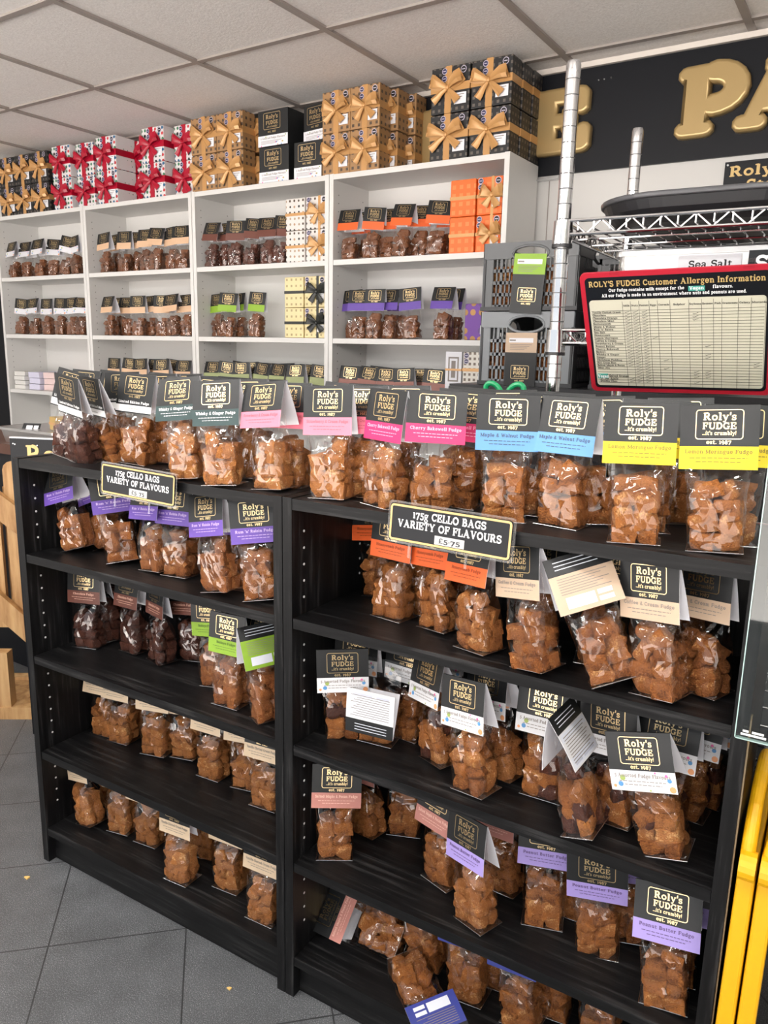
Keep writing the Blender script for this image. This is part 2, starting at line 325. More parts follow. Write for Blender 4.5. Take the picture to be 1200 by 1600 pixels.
def glyph(ch):
    if ch in _gc: return _gc[ch]
    V, Fc = [], []
    def poly(p): Fc.append(list(range(len(V), len(V)+len(p)))); V.extend(Vector(q) for q in p)
    for kind, w, pts in G.get(ch, []):
        h = w/2
        for (x0, y0), (x1, y1) in zip(pts, pts[1:]):
            d = sqrt((x1-x0)**2+(y1-y0)**2) or 1e-6; nx, ny = -(y1-y0)/d*h, (x1-x0)/d*h
            poly([(x0+nx, y0+ny), (x0-nx, y0-ny), (x1-nx, y1-ny), (x1+nx, y1+ny)])
        if kind == 'p':
            for x, y in pts if len(pts) < 4 else (pts if w > .12 else pts):
                poly([(x+h*cos(2*pi*k/10+.31), y+h*sin(2*pi*k/10+.31)) for k in range(10)])
    if not V: _gc[ch] = ([], [], 0.30); return _gc[ch]
    r = delaunay_2d_cdt(V, [], Fc, 1, 1e-5, True)
    vs = [(p.x, p.y) for p in r[0]]; fs = [tuple(f) for f, o in zip(r[2], r[5]) if len(o)]
    x0 = min(p[0] for p in vs); x1 = max(p[0] for p in vs)
    _gc[ch] = ([(x-x0, y) for x, y in vs], fs, x1-x0); return _gc[ch]
def twidth(s, gap=0.055): return sum(glyph(c)[2]+gap for c in s)-gap
def text(mb, s, o, U, V, cap, width=None, align=0.5, mi=0, gap=0.055):
    """write s with its baseline at o, capital height cap, optional exact width, anchor align 0..1"""
    sy = cap/0.70; w0 = twidth(s, gap); sx = (width/w0) if width else sy
    x = -align*w0*sx; o = Vector(o)
    for c in s:
        vs, fs, w = glyph(c); b = len(mb.v)
        mb.v += [tuple(o+U*(x+p[0]*sx)+V*(p[1]*sy)) for p in vs]
        mb.f += [tuple(i+b for i in f) for f in fs]; mb.m += [mi]*len(fs)
        x += (w+gap)*sx
def loops(ch):
    vs, fs, w = glyph(ch); cnt = {}
    for f in fs:
        for a, b in zip(f, f[1:]+f[:1]): cnt[(a, b)] = 1
    nxt = {a: b for a, b in cnt if (b, a) not in cnt}
    out = []
    while nxt:
        a = next(iter(nxt)); L = []
        while a in nxt: L.append(a); a = nxt.pop(a)
        out.append([vs[i] for i in L])
    return out
def raised_letter(name, ch, size, width, depth, bevel, m, parent, loc):
    """a puffy, round-edged letter standing off a sign"""
    cu = bpy.data.curves.new(name, 'CURVE'); cu.dimensions = '2D'; cu.fill_mode = 'BOTH'
    cu.extrude = depth; cu.bevel_depth = bevel; cu.bevel_resolution = 4; cu.offset = 0.0035
    sx = width/glyph(ch)[2]; sy = size/0.70
    for L in loops(ch):
        P = [Vector((x*sx, y*sy)) for x, y in L]
        Q = [P[0]]
        for p in P[1:]:
            if (p-Q[-1]).length > size*0.012: Q.append(p)
        sp = cu.splines.new('POLY'); sp.points.add(len(Q)-1); sp.use_cyclic_u = True
        for q, p in zip(sp.points, Q): q.co = (p.x, p.y, 0, 1)
    t = bpy.data.objects.new(name, cu); COL.objects.link(t)
    bpy.context.view_layer.update()
    me = bpy.data.meshes.new_from_object(t.evaluated_get(bpy.context.evaluated_depsgraph_get()))
    bpy.data.objects.remove(t); bpy.data.curves.remove(cu)
    me.materials.clear(); me.materials.append(m)
    me.polygons.foreach_set('use_smooth', [True]*len(me.polygons))
    o = link(name, me, parent, loc); o.rotation_euler = (radians(90), 0, 0); return o
X, Y, Z = Vector((1, 0, 0)), Vector((0, 1, 0)), Vector((0, 0, 1))

# ------------------------------------------------------------------ room (metres; back wall along x)
WY = 1.643                      # fronts of the white bookcases
WALLY = WY+0.28                 # back wall
A = 0.03296165820178177; BX, BY = 0.054, -0.016
def b2w(x, y, z): return Vector((BX+x*cos(A)-y*sin(A), BY+x*sin(A)+y*cos(A), z))
RB = Matrix.Rotation(A, 4, 'Z'); TB = Matrix.Translation((BX, BY, 0)) @ RB      # frame of the black bookcases

mb = MB(); mb.box(-3.6, 3.6, -3.2, WALLY+.12, -.06, 0); struct(mb.build('floor', FLOORM))
mb = MB(); mb.box(-3.6, 3.6, -3.2, WALLY+.12, CEIL+.004, CEIL+.06); struct(mb.build('ceiling', CEILM))
mb = MB(); mb.box(-3.6, 3.6, WALLY, WALLY+.12, 0, CEIL+.004); struct(mb.build('wall_back', WALL))
mb = MB(); mb.box(-3.72, -3.6, -3.2, WALLY+.12, 0, CEIL+.004); struct(mb.build('wall_left', WALL))
mb = MB(); mb.box(3.6, 3.72, -3.2, WALLY+.12, 0, CEIL+.004); struct(mb.build('wall_right', WALL))
mb = MB()
for k in range(-6, 6): mb.box(.03+.6*k-.012, .03+.6*k+.012, -3.2, WALLY, CEIL-.004, CEIL+.004)
for k in range(-7, 2):
    y = 1.21+.6*k
    for j in range(-6, 6): mb.box(.03+.6*j+.012, .03+.6*j+.588, y-.012, y+.012, CEIL-.003, CEIL+.004)
struct(mb.build('trim_1', TBAR))
mb = MB(); mb.box(-3.6, 3.6, WALLY-.022, WALLY, 2.338, CEIL-.004); struct(mb.build('trim_2', MOULD))
mb = MB(); mb.box(-3.5, -2.70, WALLY-.04, WALLY, 0, 2.02); mb.box(-2.86, -2.84, WALLY-.09, WALLY-.04, .98, 1.10)
struct(mb.build('door_1', BLACKM))
# seam and bracket on the wall panel
mb = MB(); mb.box(.56, .563, WALLY-.003, WALLY, 0, 1.985); struct(mb.build('trim_3', TBAR))

# tube lamps added out of view, hung low enough to light the ceiling
LAMPM = bpy.data.materials.new('added_lamp_tube'); LAMPM.use_nodes = True
_b = bsdf(LAMPM); _b.inputs['Base Color'].default_value = (.9, .9, .9, 1); _b.inputs['Emission Color'].default_value = (1, .975, .94, 1)
_b.inputs['Emission Strength'].default_value = LAMP_E
for lx, ly, lab in ((.35, -.80, 'nearest the left black bookcase'), (2.1, -.62, 'right of the photographer'), (-1.6, -.55, 'at the far left'),
                    (.35, -2.2, 'behind, in the middle'), (2.3, -2.2, 'behind, at the right')):
    t = thing('added_tube_lamp', 'added twin tube lamp '+lab, 'ceiling light', (lx, ly, 1.98), 0, 'added tube lamps')
    for s in (-1, 1):
        mb = MB(); mb.tube([(-.6, s*.06, 0), (.6, s*.06, 0)], .015, 10); mb.build('tube', LAMPM, t, True)
    mb = MB(); mb.box(-.62, .62, -.015, .015, .0, .03); mb.box(-.63, -.60, -.08, .08, -.018, .03); mb.box(.60, .63, -.08, .08, -.018, .03); mb.build('spine', WHITE_LAM, t)
    for s in (-1, 1):
        mb = MB(); mb.tube([(s*.5, 0, .03), (s*.5, 0, CEIL-1.98)], .0015, 6); mb.build('cable', STEEL, t)

# ------------------------------------------------------------------ big fascia sign on the back wall
t = thing('fascia_sign', 'long black shop sign with raised gold letters high on the back wall', 'sign', (0, WALLY, 0))
mb = MB(); mb.box(-1.0, 3.0, -.012, -.001, 1.985, 2.336); mb.build('panel', BLACKM, t)
for ch, x0, w in (('D', -.02, .20), ('G', .245, .21), ('E', .493, .212), ('P', 1.03, .20), ('A', 1.215, .24), ('N', 1.48, .24), ('T', 1.75, .2)):
    raised_letter('letter', ch, .197, w, .008, .012, GOLD_LET, t, (x0, -.022, 2.066))
mb = MB()
for x in (.73, .775, .75): mb.tube([(x, -.016, 2.292 if x > .74 and x != .75 else 2.29), (x, -.011, 2.29)], .0022, 8)
mb.build('screw', STEEL, t)
t = thing('small_wall_sign', 'small black sign with gold lettering under the big fascia, at the right', 'sign', (0, WALLY, 0))
mb = MB(); mb.box(1.188, 1.62, -.010, -.002, 1.862, 1.967); mb.build('panel', BLACKM, t)
mb = MB(); text(mb, "Roly's", (1.205, -.0108, 1.919), X, Z, .033, .17, 0); text(mb, "Story", (1.262, -.0108, 1.873), X, Z, .033, .14, 0)
mb.build('lettering', GOLDPAINT, t)
mb = MB(); mb.tube([(1.197, -.013, 1.957), (1.197, -.009, 1.957)], .003, 10); mb.build('screw', STEEL, t)
mb = MB(); mb.box(.517, .60, -.012, 0, -.008, .008); mb.box(.517, .60, -.03, -.012, -.008, -.005)
tag(mb.build('wall_bracket', STEEL, None, False, (0, WALLY, 1.975)), 'short grey metal bracket on the wall beside the white bookcase top', 'bracket')

# ------------------------------------------------------------------ bookcases
def bookcase(name, label, w, h, d, shelves, mv, mh, t_, plinth, T, group, pins=None, pinmat=None, shelf_t=.02, back=.004):
    r = thing(name, label, 'bookcase', T.translation, T.to_euler().z, group)
    for x0 in (0, w-t_):
        mb = MB(); mb.box(x0, x0+t_, 0, d, 0, h)
        p = mb.build('side_panel', mv, r)
        if pins:
            xs = x0+t_ if x0 == 0 else x0
            q = MB(); sg = 1 if x0 == 0 else -1
            for yy in (.037, d-.05):
                for zz in pins:
                    if any(abs(zz-s) < .03 for s in shelves): continue
                    q.tube([(xs, yy, zz), (xs+sg*.0006, yy, zz)], .0026, 8)
            if pinmat: q.build('peg_holes', pinmat, p)['kind'] = 'stuff'
    mb = MB(); mb.box(t_, w-t_, .001, d-back, h-.022, h-.0015); mb.build('top_panel', mh, r)
    mb = MB(); mb.box(t_, w-t_, d-back, d-.0005, plinth*.2, h-.0015); mb.build('back_panel', mv, r)
    for i, z in enumerate(shelves):
        mb = MB(); mb.box(t_+.0008, w-t_-.0008, .002, d-back-.0005, z-shelf_t, z); mb.build('shelf', mh, r)
    mb = MB(); mb.box(t_+.0008, w-t_-.0008, .02, .036, 0.002, min(shelves)-shelf_t-.0005); mb.build('plinth', mh, r)
    return r
HB = [.0976, .3141, .5712, .8292]
zs = [.16+.032*k for k in range(27)]
bookcase('bookcase', 'black ash bookcase on the left with purple, brown, green and cream banded bags', .798, 1.06, .28, HB, BLK_V, BLK_H, .0205, .07, TB, 'black bookcases', zs, HOLE_PIN)
rr = bookcase('bookcase', 'black ash bookcase on the right with orange, tan, white and lilac banded bags', .798, 1.06, .28, [.0947, .3154, .5722, .831], BLK_V, BLK_H, .0205, .07,
         TB @ Matrix.Translation((.8, 0, 0)), 'black bookcases', zs, HOLE_PIN)
EDGE = mat('tan_edge', (.27, .2, .12), .6)
mb = MB(); mb.box(.7985, .8005, .004, .012, .02, .85); mb.build('edge_strip', EDGE, rr)  # thin tan line down the outer face of the right side panel
XW = .521
wz = [.09, .42, .735, 1.05, 1.367, 1.685]
names = ['far left white bookcase under black and polka dot gift boxes', 'white bookcase under the polka dot gift boxes, second from left',
         'white bookcase under plain black cartons, third from left', 'white bookcase at right under black gift boxes with gold bows']
for k in range(4):
    bookcase('bookcase', names[k], .797, 2.02, .262, wz, WHITE_LAM, WHITE_LAM, .02, .08, Matrix.Translation((XW-.8*(4-k)+.0015, WY, 0)),
             'white bookcases along the back wall', [1.08+.032*j for j in range(28)], HOLE_DARK, .021)

# ------------------------------------------------------------------ fudge bags
rng = random.Random(11)
def chunk(seed):
    """an irregular broken lump: a rough block shaved by several planes"""
    r = random.Random(seed); bm = bmesh.new(); bmesh.ops.create_cube(bm, size=1.0)
    bmesh.ops.subdivide_edges(bm, edges=bm.edges[:], cuts=4, use_grid_fill=True)
    ph = [r.uniform(0, 6.28) for _ in range(9)]; tap = [r.uniform(-.15, .15) for _ in range(4)]
    cuts = []
    for _ in range(5):
        n = Vector((r.uniform(-1, 1), r.uniform(-1, 1), r.uniform(-1, 1))).normalized(); cuts.append((n, r.uniform(.49, .64)))
    for v in bm.verts:
        p = v.co; q = Vector((p.x*(1+tap[0]*p.z*2+tap[2]*p.y), p.y*(1+tap[1]*p.x*2), p.z*(1+tap[3]*p.y*2)))
        for n, dd in cuts:
            d = q.dot(n)-dd
            if d > 0: q -= n*d*.92
        w = .03*sin(7*q.x+ph[0])*sin(6*q.y+ph[1])+.025*sin(9*q.z+ph[2]+3*q.x)
        v.co = q*(1+w)+Vector((r.uniform(-.018, .018), r.uniform(-.018, .018), r.uniform(-.018, .018)))
    me = bpy.data.meshes.new('fudge_piece'); bm.to_mesh(me); bm.free(); me.materials.append(FUDGE)
    me.polygons.foreach_set('use_smooth', [r.random() < .45 for k in range(len(me.polygons))]); return me
CHUNKS = [chunk(40+i) for i in range(12)]
def packing(seed):
    r = random.Random(seed); out = []; z = 0
    for layer in range(4):
        hgt = r.uniform(.0205, .0265)
        for iy in (-1, 1):
            split = r.uniform(-.006, .006)
            for ix in (-1, 1):
                if layer == 3 and r.random() < .55: continue
                wx = .0315-ix*split
                s = Vector((wx*r.uniform(.94, 1.08), r.uniform(.021, .026), hgt*r.uniform(1.0, 1.18)))
                k = 1.0 if layer < 3 else .72
                x = (split+ix*wx*.5)*(1.0 if layer < 3 else .85)*.96; y = iy*(.0112+r.uniform(-.002, .002))*k
                zz = z+hgt*.5+r.uniform(-.003, .004)
                if layer == 0: zz = s.z*.5+.001
                e = Euler((r.uniform(-.28, .28), r.uniform(-.32, .32), r.uniform(-.40, .40))) if layer else Euler((0, r.uniform(-.05, .05), r.uniform(-.25, .25)))
                if r.random() < .22 and layer: e.y += pi/4*r.choice((-1, 1)); s = Vector((s.x*.85, s.y, s.z*.95))
                out.append((r.randrange(12), Vector((x, y, zz)), e, s))
        z += hgt
    for _ in range(2):
        out.append((r.randrange(12), Vector((r.uniform(-.025, .025), r.choice((-.019, .019)), r.uniform(.012, .075))), Euler((r.uniform(0, 3), r.uniform(0, 3), 0)), Vector((.015, .013, .014))))
    return out
PACKS = [packing(100+i) for i in range(9)]
def film(seed):
    r = random.Random(seed); N = 26; mb = MB(); rows = []
    prof = [(.0004, .0335, .0225), (.004, .0355, .0252), (.016, .0362, .0268), (.030, .0368, .0278), (.045, .0372, .028), (.060, .0376, .0276), (.075, .0382, .0262), (.088, .039, .0235),
            (.099, .0398, .018), (.108, .0406, .0115), (.116, .0415, .0055), (.128, .0425, .0022), (.168, .043, .0012)]
    for i, (z, a, b) in enumerate(prof):
        ex = 6.5 if i < 3 else (4.5 if i < 7 else 3.0); row = []
        for k in range(N):
            t = 2*pi*(k+.5*(i % 2))/N; c, s = cos(t), sin(t)
            rr = (abs(c)**ex+abs(s)**ex)**(-1/ex); j = .0019 if 2 < i < 11 else .0004
            row.append((a*c*rr+r.uniform(-j, j), b*s*rr+(r.uniform(-j, j) if i < 10 else 0), z+(r.uniform(-.002, .002) if 2 < i < 11 else 0)))
        rows.append(row)
    mb.grid(rows, 0, True)
    # crimp the quads into triangles so that the film creases
    f2, m2 = [], []
    for f in mb.f:
        if r.random() < .5: f2 += [(f[0], f[1], f[2]), (f[0], f[2], f[3])]
        else: f2 += [(f[0], f[1], f[3]), (f[1], f[2], f[3])]
        m2 += [0, 0]
    mb.f, mb.m = f2, m2
    # flat foot of the bag with its sealed corners
    mb.face([(-.0352, -.0255, .0006), (.0352, -.0255, .0006), (.0352, .0255, .0006), (-.0352, .0255, .0006)], 1)
    for (ax, ay), (bx, by) in (((-.0365, -.0265), (.0365, -.0265)), ((.0365, -.0265), (.0365, .0265)), ((.0365, .0265), (-.0365, .0265)), ((-.0365, .0265), (-.0365, -.0265))):
        mb.tube([(ax, ay, .0009), (bx, by, .0009)], .0007, 5, 1)
    me = mb.mesh('cellophane', [FILM, HEM])
    me.polygons.foreach_set('use_smooth', [len(p.vertices) == 3 and r.random() < .55 for p in me.polygons]); return me
FILMS = [film(500+i) for i in range(6)]
PACKED = []                                           # one-mesh fillings for the bags at the back of the shop
for P in PACKS[:5]:
    mb = MB()
    for c, l, e, s in P:
        me = CHUNKS[c]; T = Matrix.Translation(l) @ e.to_matrix().to_4x4() @ Matrix.Diagonal((*s, 1))
        q = MB(); q.v = [tuple(v.co) for v in me.vertices]; q.f = [tuple(p.vertices) for p in me.polygons]; q.m = [0]*len(q.f); mb.add(q, T)
    me = mb.mesh('fudge', [FUDGE]); PACKED.append(me)

# flavour: band colour, band name, name on the card, name ink, filling
def band(n, c): return mat('band_'+n, c, .5)
WI = WHITEINK
FL = {
 'led': (band('white', (.82, .82, .82)), 'white-and-black', 'Limited Edition Fudge', WI, 'k', 1), 'le': (None, 'white-and-black', 'Limited Edition Fudge', WI, 'c', 1),
 'whisky': (band('bottle_green', (.022, .05, .05)), 'bottle-green', 'Whisky & Ginger Fudge', WI, 'p', 0),
 'straw': (band('pink', (.78, .20, .28)), 'pink', 'Strawberry & Cream Fudge', mat('pink_ink', (.55, .12, .16), .5), 'p', 0),
 'cherry': (band('magenta', (.66, .022, .13)), 'magenta', 'Cherry Bakewell Fudge', mat('pale_pink_ink', (.95, .45, .6), .5), 'c', 0),
 'maplew': (band('sky_blue', (.115, .30, .60)), 'sky-blue', 'Maple & Walnut Fudge', mat('slate_ink', (.05, .07, .11), .5), 'c', 0),
 'lemon': (band('yellow', (.80, .60, .012)), 'yellow', 'Lemon Meringue Fudge', mat('olive_ink', (.20, .145, .02), .5), 'c', 0),
 'rum': (band('purple', (.13, .065, .37)), 'purple', "Rum 'n' Raisin Fudge", mat('lilac_ink', (.6, .45, .75), .5), 'r', 0),
 'choc': (band('brown', (.15, .050, .034)), 'brown', 'Chocolate Fudge', mat('peach_ink', (.85, .5, .38), .5), 'k', 0),
 'baileys': (band('lime_green', (.25, .43, .03)), 'lime-green', 'Baileys Fudge', mat('green_ink', (.08, .16, .02), .5), 'r', 0),
 'vanilla': (band('cream', (.74, .57, .39)), 'cream', 'Vanilla Clotted Cream Fudge', GREYINK, 'p', 0),
 'honey': (band('orange', (.83, .13, .026)), 'orange', 'Honeycomb Fudge', mat('dark_orange_ink', (.3, .05, .01), .5), 'c', 0),
 'coffee': (band('tan', (.56, .41, .29)), 'tan', 'Coffee & Cream Fudge', GREYINK, 'r', 0),
 'assort': (band('dotted_white', (.76, .76, .78)), 'dotted-white', '5 Assorted Fudge Flavours', GREYINK, 'm', 2),
 'smaple': (band('dusty_rose', (.52, .22, .185)), 'dusty-rose', 'Salted Maple & Pecan Fudge', mat('pale_rose_ink', (.85, .55, .45), .5), 'c', 0),
 'pb': (band('lilac', (.37, .29, .66)), 'lilac', 'Peanut Butter Fudge', mat('violet_ink', (.12, .07, .2), .5), 'c', 0),
 'sea': (band('royal_blue', (.036, .05, .27)), 'royal-blue', 'Sea Salt Fudge', WI, 'c', 0),
 'wwhite': (band('plain_white', (.74, .74, .78)), 'white', 'Assorted Fudge', GREYINK, 'f', 2),
 'peach': (band('peach', (.70, .46, .29)), 'peach', 'Vanilla Fudge', GREYINK, 'f', 0),
 'olive': (band('olive_green', (.33, .37, .17)), 'olive-green', 'Christmas Fudge', WI, 'f', 0),
 'rose': (band('rose_brown', (.30, .125, .10)), 'rose-brown', 'Maple & Pecan Fudge', WI, 'f', 0)}
FL['le'] = (FL['led'][0],)+FL['le'][1:]
CW, CH, CT = .0493, .0875, .0006                      # half width, slope height, thickness of a header card
def card_mesh(fl, opn):
    bandm = FL[fl][0]; le = FL[fl][5] == 1; mb = MB()
    for s in (-1, 1):                                  # front and back leaf of the folded card
        def P(x, t, off):                              # t: 0 at ridge, 1 at lower edge
            bow = .004*sin(pi*t)*opn/.018
            return (x, s*(.0004+opn*t+bow*.35+off), .2-sqrt(max(CH*CH-opn*opn, 1e-6))*t)
        cuts = [0, .16, .32, .48, .64, .82, 1.0]
        if le: cuts = [0, .16, .32, .48, .64, .80, .97, 1.0]
        for a, b in zip(cuts, cuts[1:]):
            mi = 0 if a < (.64 if s < 0 else .32)-1e-6 else 1
            if le: mi = 1 if .80-1e-6 <= a < .97-1e-6 else 0
            q = [P(-CW, b, CT), P(CW, b, CT), P(CW, a, CT), P(-CW, a, CT)]
            mb.face(q if s < 0 else q[::-1], mi)
            q = [P(-CW, b, 0), P(CW, b, 0), P(CW, a, 0), P(-CW, a, 0)]
            mb.face(q[::-1] if s < 0 else q, 2)
            for x in (-CW, CW): mb.face([P(x, a, 0), P(x, b, 0), P(x, b, CT), P(x, a, CT)], 2)
        mb.face([P(-CW, 1, 0), P(CW, 1, 0), P(CW, 1, CT), P(-CW, 1, CT)], 2)
    a = .0004+CT
    mb.face([(-CW, -a, .2), (CW, -a, .2), (CW, a, .2), (-CW, a, .2)], 0)
    if FL[fl][5] == 2:                                 # coloured dots printed on the white band
        r = random.Random(3)
        for c, (u, v, rad) in enumerate(((-.030, .77, .0042), (.036, .70, .0022), (.043, .93, .0048), (-.034, .88, .0040), (.010, .97, .0015), (.020, .66, .0015), (-.043, .92, .0025), (.040, .78, .0034))):
            n = 12; P_ = []
            for k in range(n):
                x = u+rad*cos(2*pi*k/n); t = v+rad*sin(2*pi*k/n)/CH
                x = max(-CW, min(CW, x)); t = min(1, t); bow = .004*sin(pi*t)*opn/.018
                P_.append((x, -(.0008+opn*t+bow*.35+CT), .2-sqrt(CH*CH-opn*opn)*t))
            mb.face(P_[::-1], 3+c % 4)
    return mb.mesh('header_card', [BLACK_CARD, bandm, WHITE_CARD]+DOTS)
DOTS = [mat('dot_green', (.35, .45, .12), .5), mat('dot_pink', (.8, .15, .4), .5), mat('dot_orange', (.8, .35, .15), .5), mat('dot_blue', (.1, .3, .6), .5)]
def face_frame(opn):
    h = sqrt(CH*CH-opn*opn); V = Vector((0, opn, h)).normalized(); return V
def logo_mesh(opn):
    V = face_frame(opn); mb = MB(); N = X.cross(V)
    o = lambda t: Vector((0, -(.0004+opn*t+.004*sin(pi*t)*opn/.018*.35+CT), .2-sqrt(CH*CH-opn*opn)*t))+N*.0005
    def T(s, t, cap, w):
        text(mb, s, o(t), X, V, cap, w)
    c = o(.30)
    frame_strip(mb, -.030, .030, -.0205, .0205, .0045, .0012, c+N*.0001, X, V)
    T("Roly's", .235, .0105, .041); T("FUDGE", .375, .0095, .042); T("...it's crumbly!", .465, .0056, .042); T("est. 1987", .605, .0058, .031)
    return mb.mesh('logo', [GOLD])
def name_mesh(fl, opn):
    V = face_frame(opn); N = X.cross(V); mb = MB(); le = FL[fl][5] == 1
    o = lambda t: Vector((0, -(.0004+opn*t+.004*sin(pi*t)*opn/.018*.35+CT), .2-sqrt(CH*CH-opn*opn)*t))+N*.0005
    s = FL[fl][2]; w = min(.084, twidth(s)*.0078)
    text(mb, s, o(.755), X, V, .0056, w)
    if le: text(mb, s.split(' F')[0], o(.90), X, V, .003, .03, .5, 1)
    else:
        for t, hw in ((.83, .036), (.89, .028)):
            x = -hw; r = random.Random(len(s))
            while x < hw:
                l = r.uniform(.003, .007); p = o(t)
                mb.face([p+X*x, p+X*min(hw, x+l), p+X*min(hw, x+l)+V*.0011, p+X*x+V*.0011], 0); x += l+.0014
    return mb.mesh('flavour_name', [FL[fl][3], GREYINK])
def back_label(opn, fl):
    """the white price boxes and small print on the reverse leaf"""
    V = face_frame(opn); V2 = Vector((V.x, -V.y, V.z)); U = -X; N = U.cross(V2); mb = MB()
    o = lambda u, t: Vector((0, (.0004+opn*t+.004*sin(pi*t)*opn/.018*.35+CT), .2-sqrt(CH*CH-opn*opn)*t))+U*u+N*.0006
    def rect(u0, u1, t0, t1, mi): mb.face([o(u0, t1), o(u1, t1), o(u1, t0), o(u0, t0)], mi)
    if fl == 'assort':
        rect(-.046, .046, .34, .97, 0)
        for k in range(10): rect(-.040, .040-.006*(k % 3), .40+.052*k, .415+.052*k, 1)
        rect(-.038, -.012, .86, .93, 2); rect(-.004, .036, .86, .93, 2)
    else:
        rect(-.034, .010, .72, .92, 0); rect(.014, .036, .72, .80, 0); rect(.014, .036, .84, .92, 0)
        for k in range(7): rect(-.038, .038-.01*(k % 3), .38+.045*k, .392+.045*k, 1)
    for k in range(3): rect(-.036, .030, .08+.065*k, .095+.065*k, 0)
    return mb.mesh('small_print', [LABELW, GREYINK, LABELG])
LABELW = mat('label_white', (.75, .78, .86), .5); LABELG = mat('label_grey', (.55, .58, .68), .5)
OPEN = (.012, .019, .027)
_cc = {}
def cached(kind, fl, i, fn):
    k = (kind, fl, i)
    if k not in _cc: _cc[k] = fn()
    return _cc[k]
FILLMAT = {'c': ['c'], 'p': ['p'], 'r': ['r'], 'k': ['k'], 'f': ['f'], 'm': ['c', 'p', 'k', 'r', 'c']}
def fudge_bag(label, group, loc, rotm, fl, near=True, vr=None, back=False):
    i = vr if vr is not None else rng.randrange(3)
    t = bpy.data.objects.new('fudge_bag', None); COL.objects.link(t); t.empty_display_size = .03
    t.matrix_world = Matrix.Translation(loc) @ rotm.to_4x4(); tag(t, label, 'fudge bag', group)
    link('cellophane', FILMS[rng.randrange(len(FILMS))], t)
    c = link('header_card', cached('card', fl, i, lambda: card_mesh(fl, OPEN[i])), t)
    if not back or near: link('logo', cached('logo', '', i, lambda: logo_mesh(OPEN[i])), c)
    if near:
        link('flavour_name', cached('name', fl, i, lambda: name_mesh(fl, OPEN[i])), c)
        if back: link('small_print', cached('bk', fl, i, lambda: back_label(OPEN[i], fl)), c)
        ms = FILLMAT[FL[fl][4]]; flip = rng.choice((0, pi))
        for ch, l, e, s in PACKS[rng.randrange(len(PACKS))]:
            p = link('fudge_piece', CHUNKS[ch], t)
            R = Matrix.Rotation(flip, 4, 'Z') @ Matrix.Translation(l) @ e.to_matrix().to_4x4() @ Matrix.Diagonal((*s, 1))
            p.matrix_local = R
            p.material_slots[0].link = 'OBJECT'; p.material_slots[0].material = FUDGES[rng.choice(ms)]
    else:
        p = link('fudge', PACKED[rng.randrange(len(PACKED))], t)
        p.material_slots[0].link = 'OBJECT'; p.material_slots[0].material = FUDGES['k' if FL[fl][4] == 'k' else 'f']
    return t

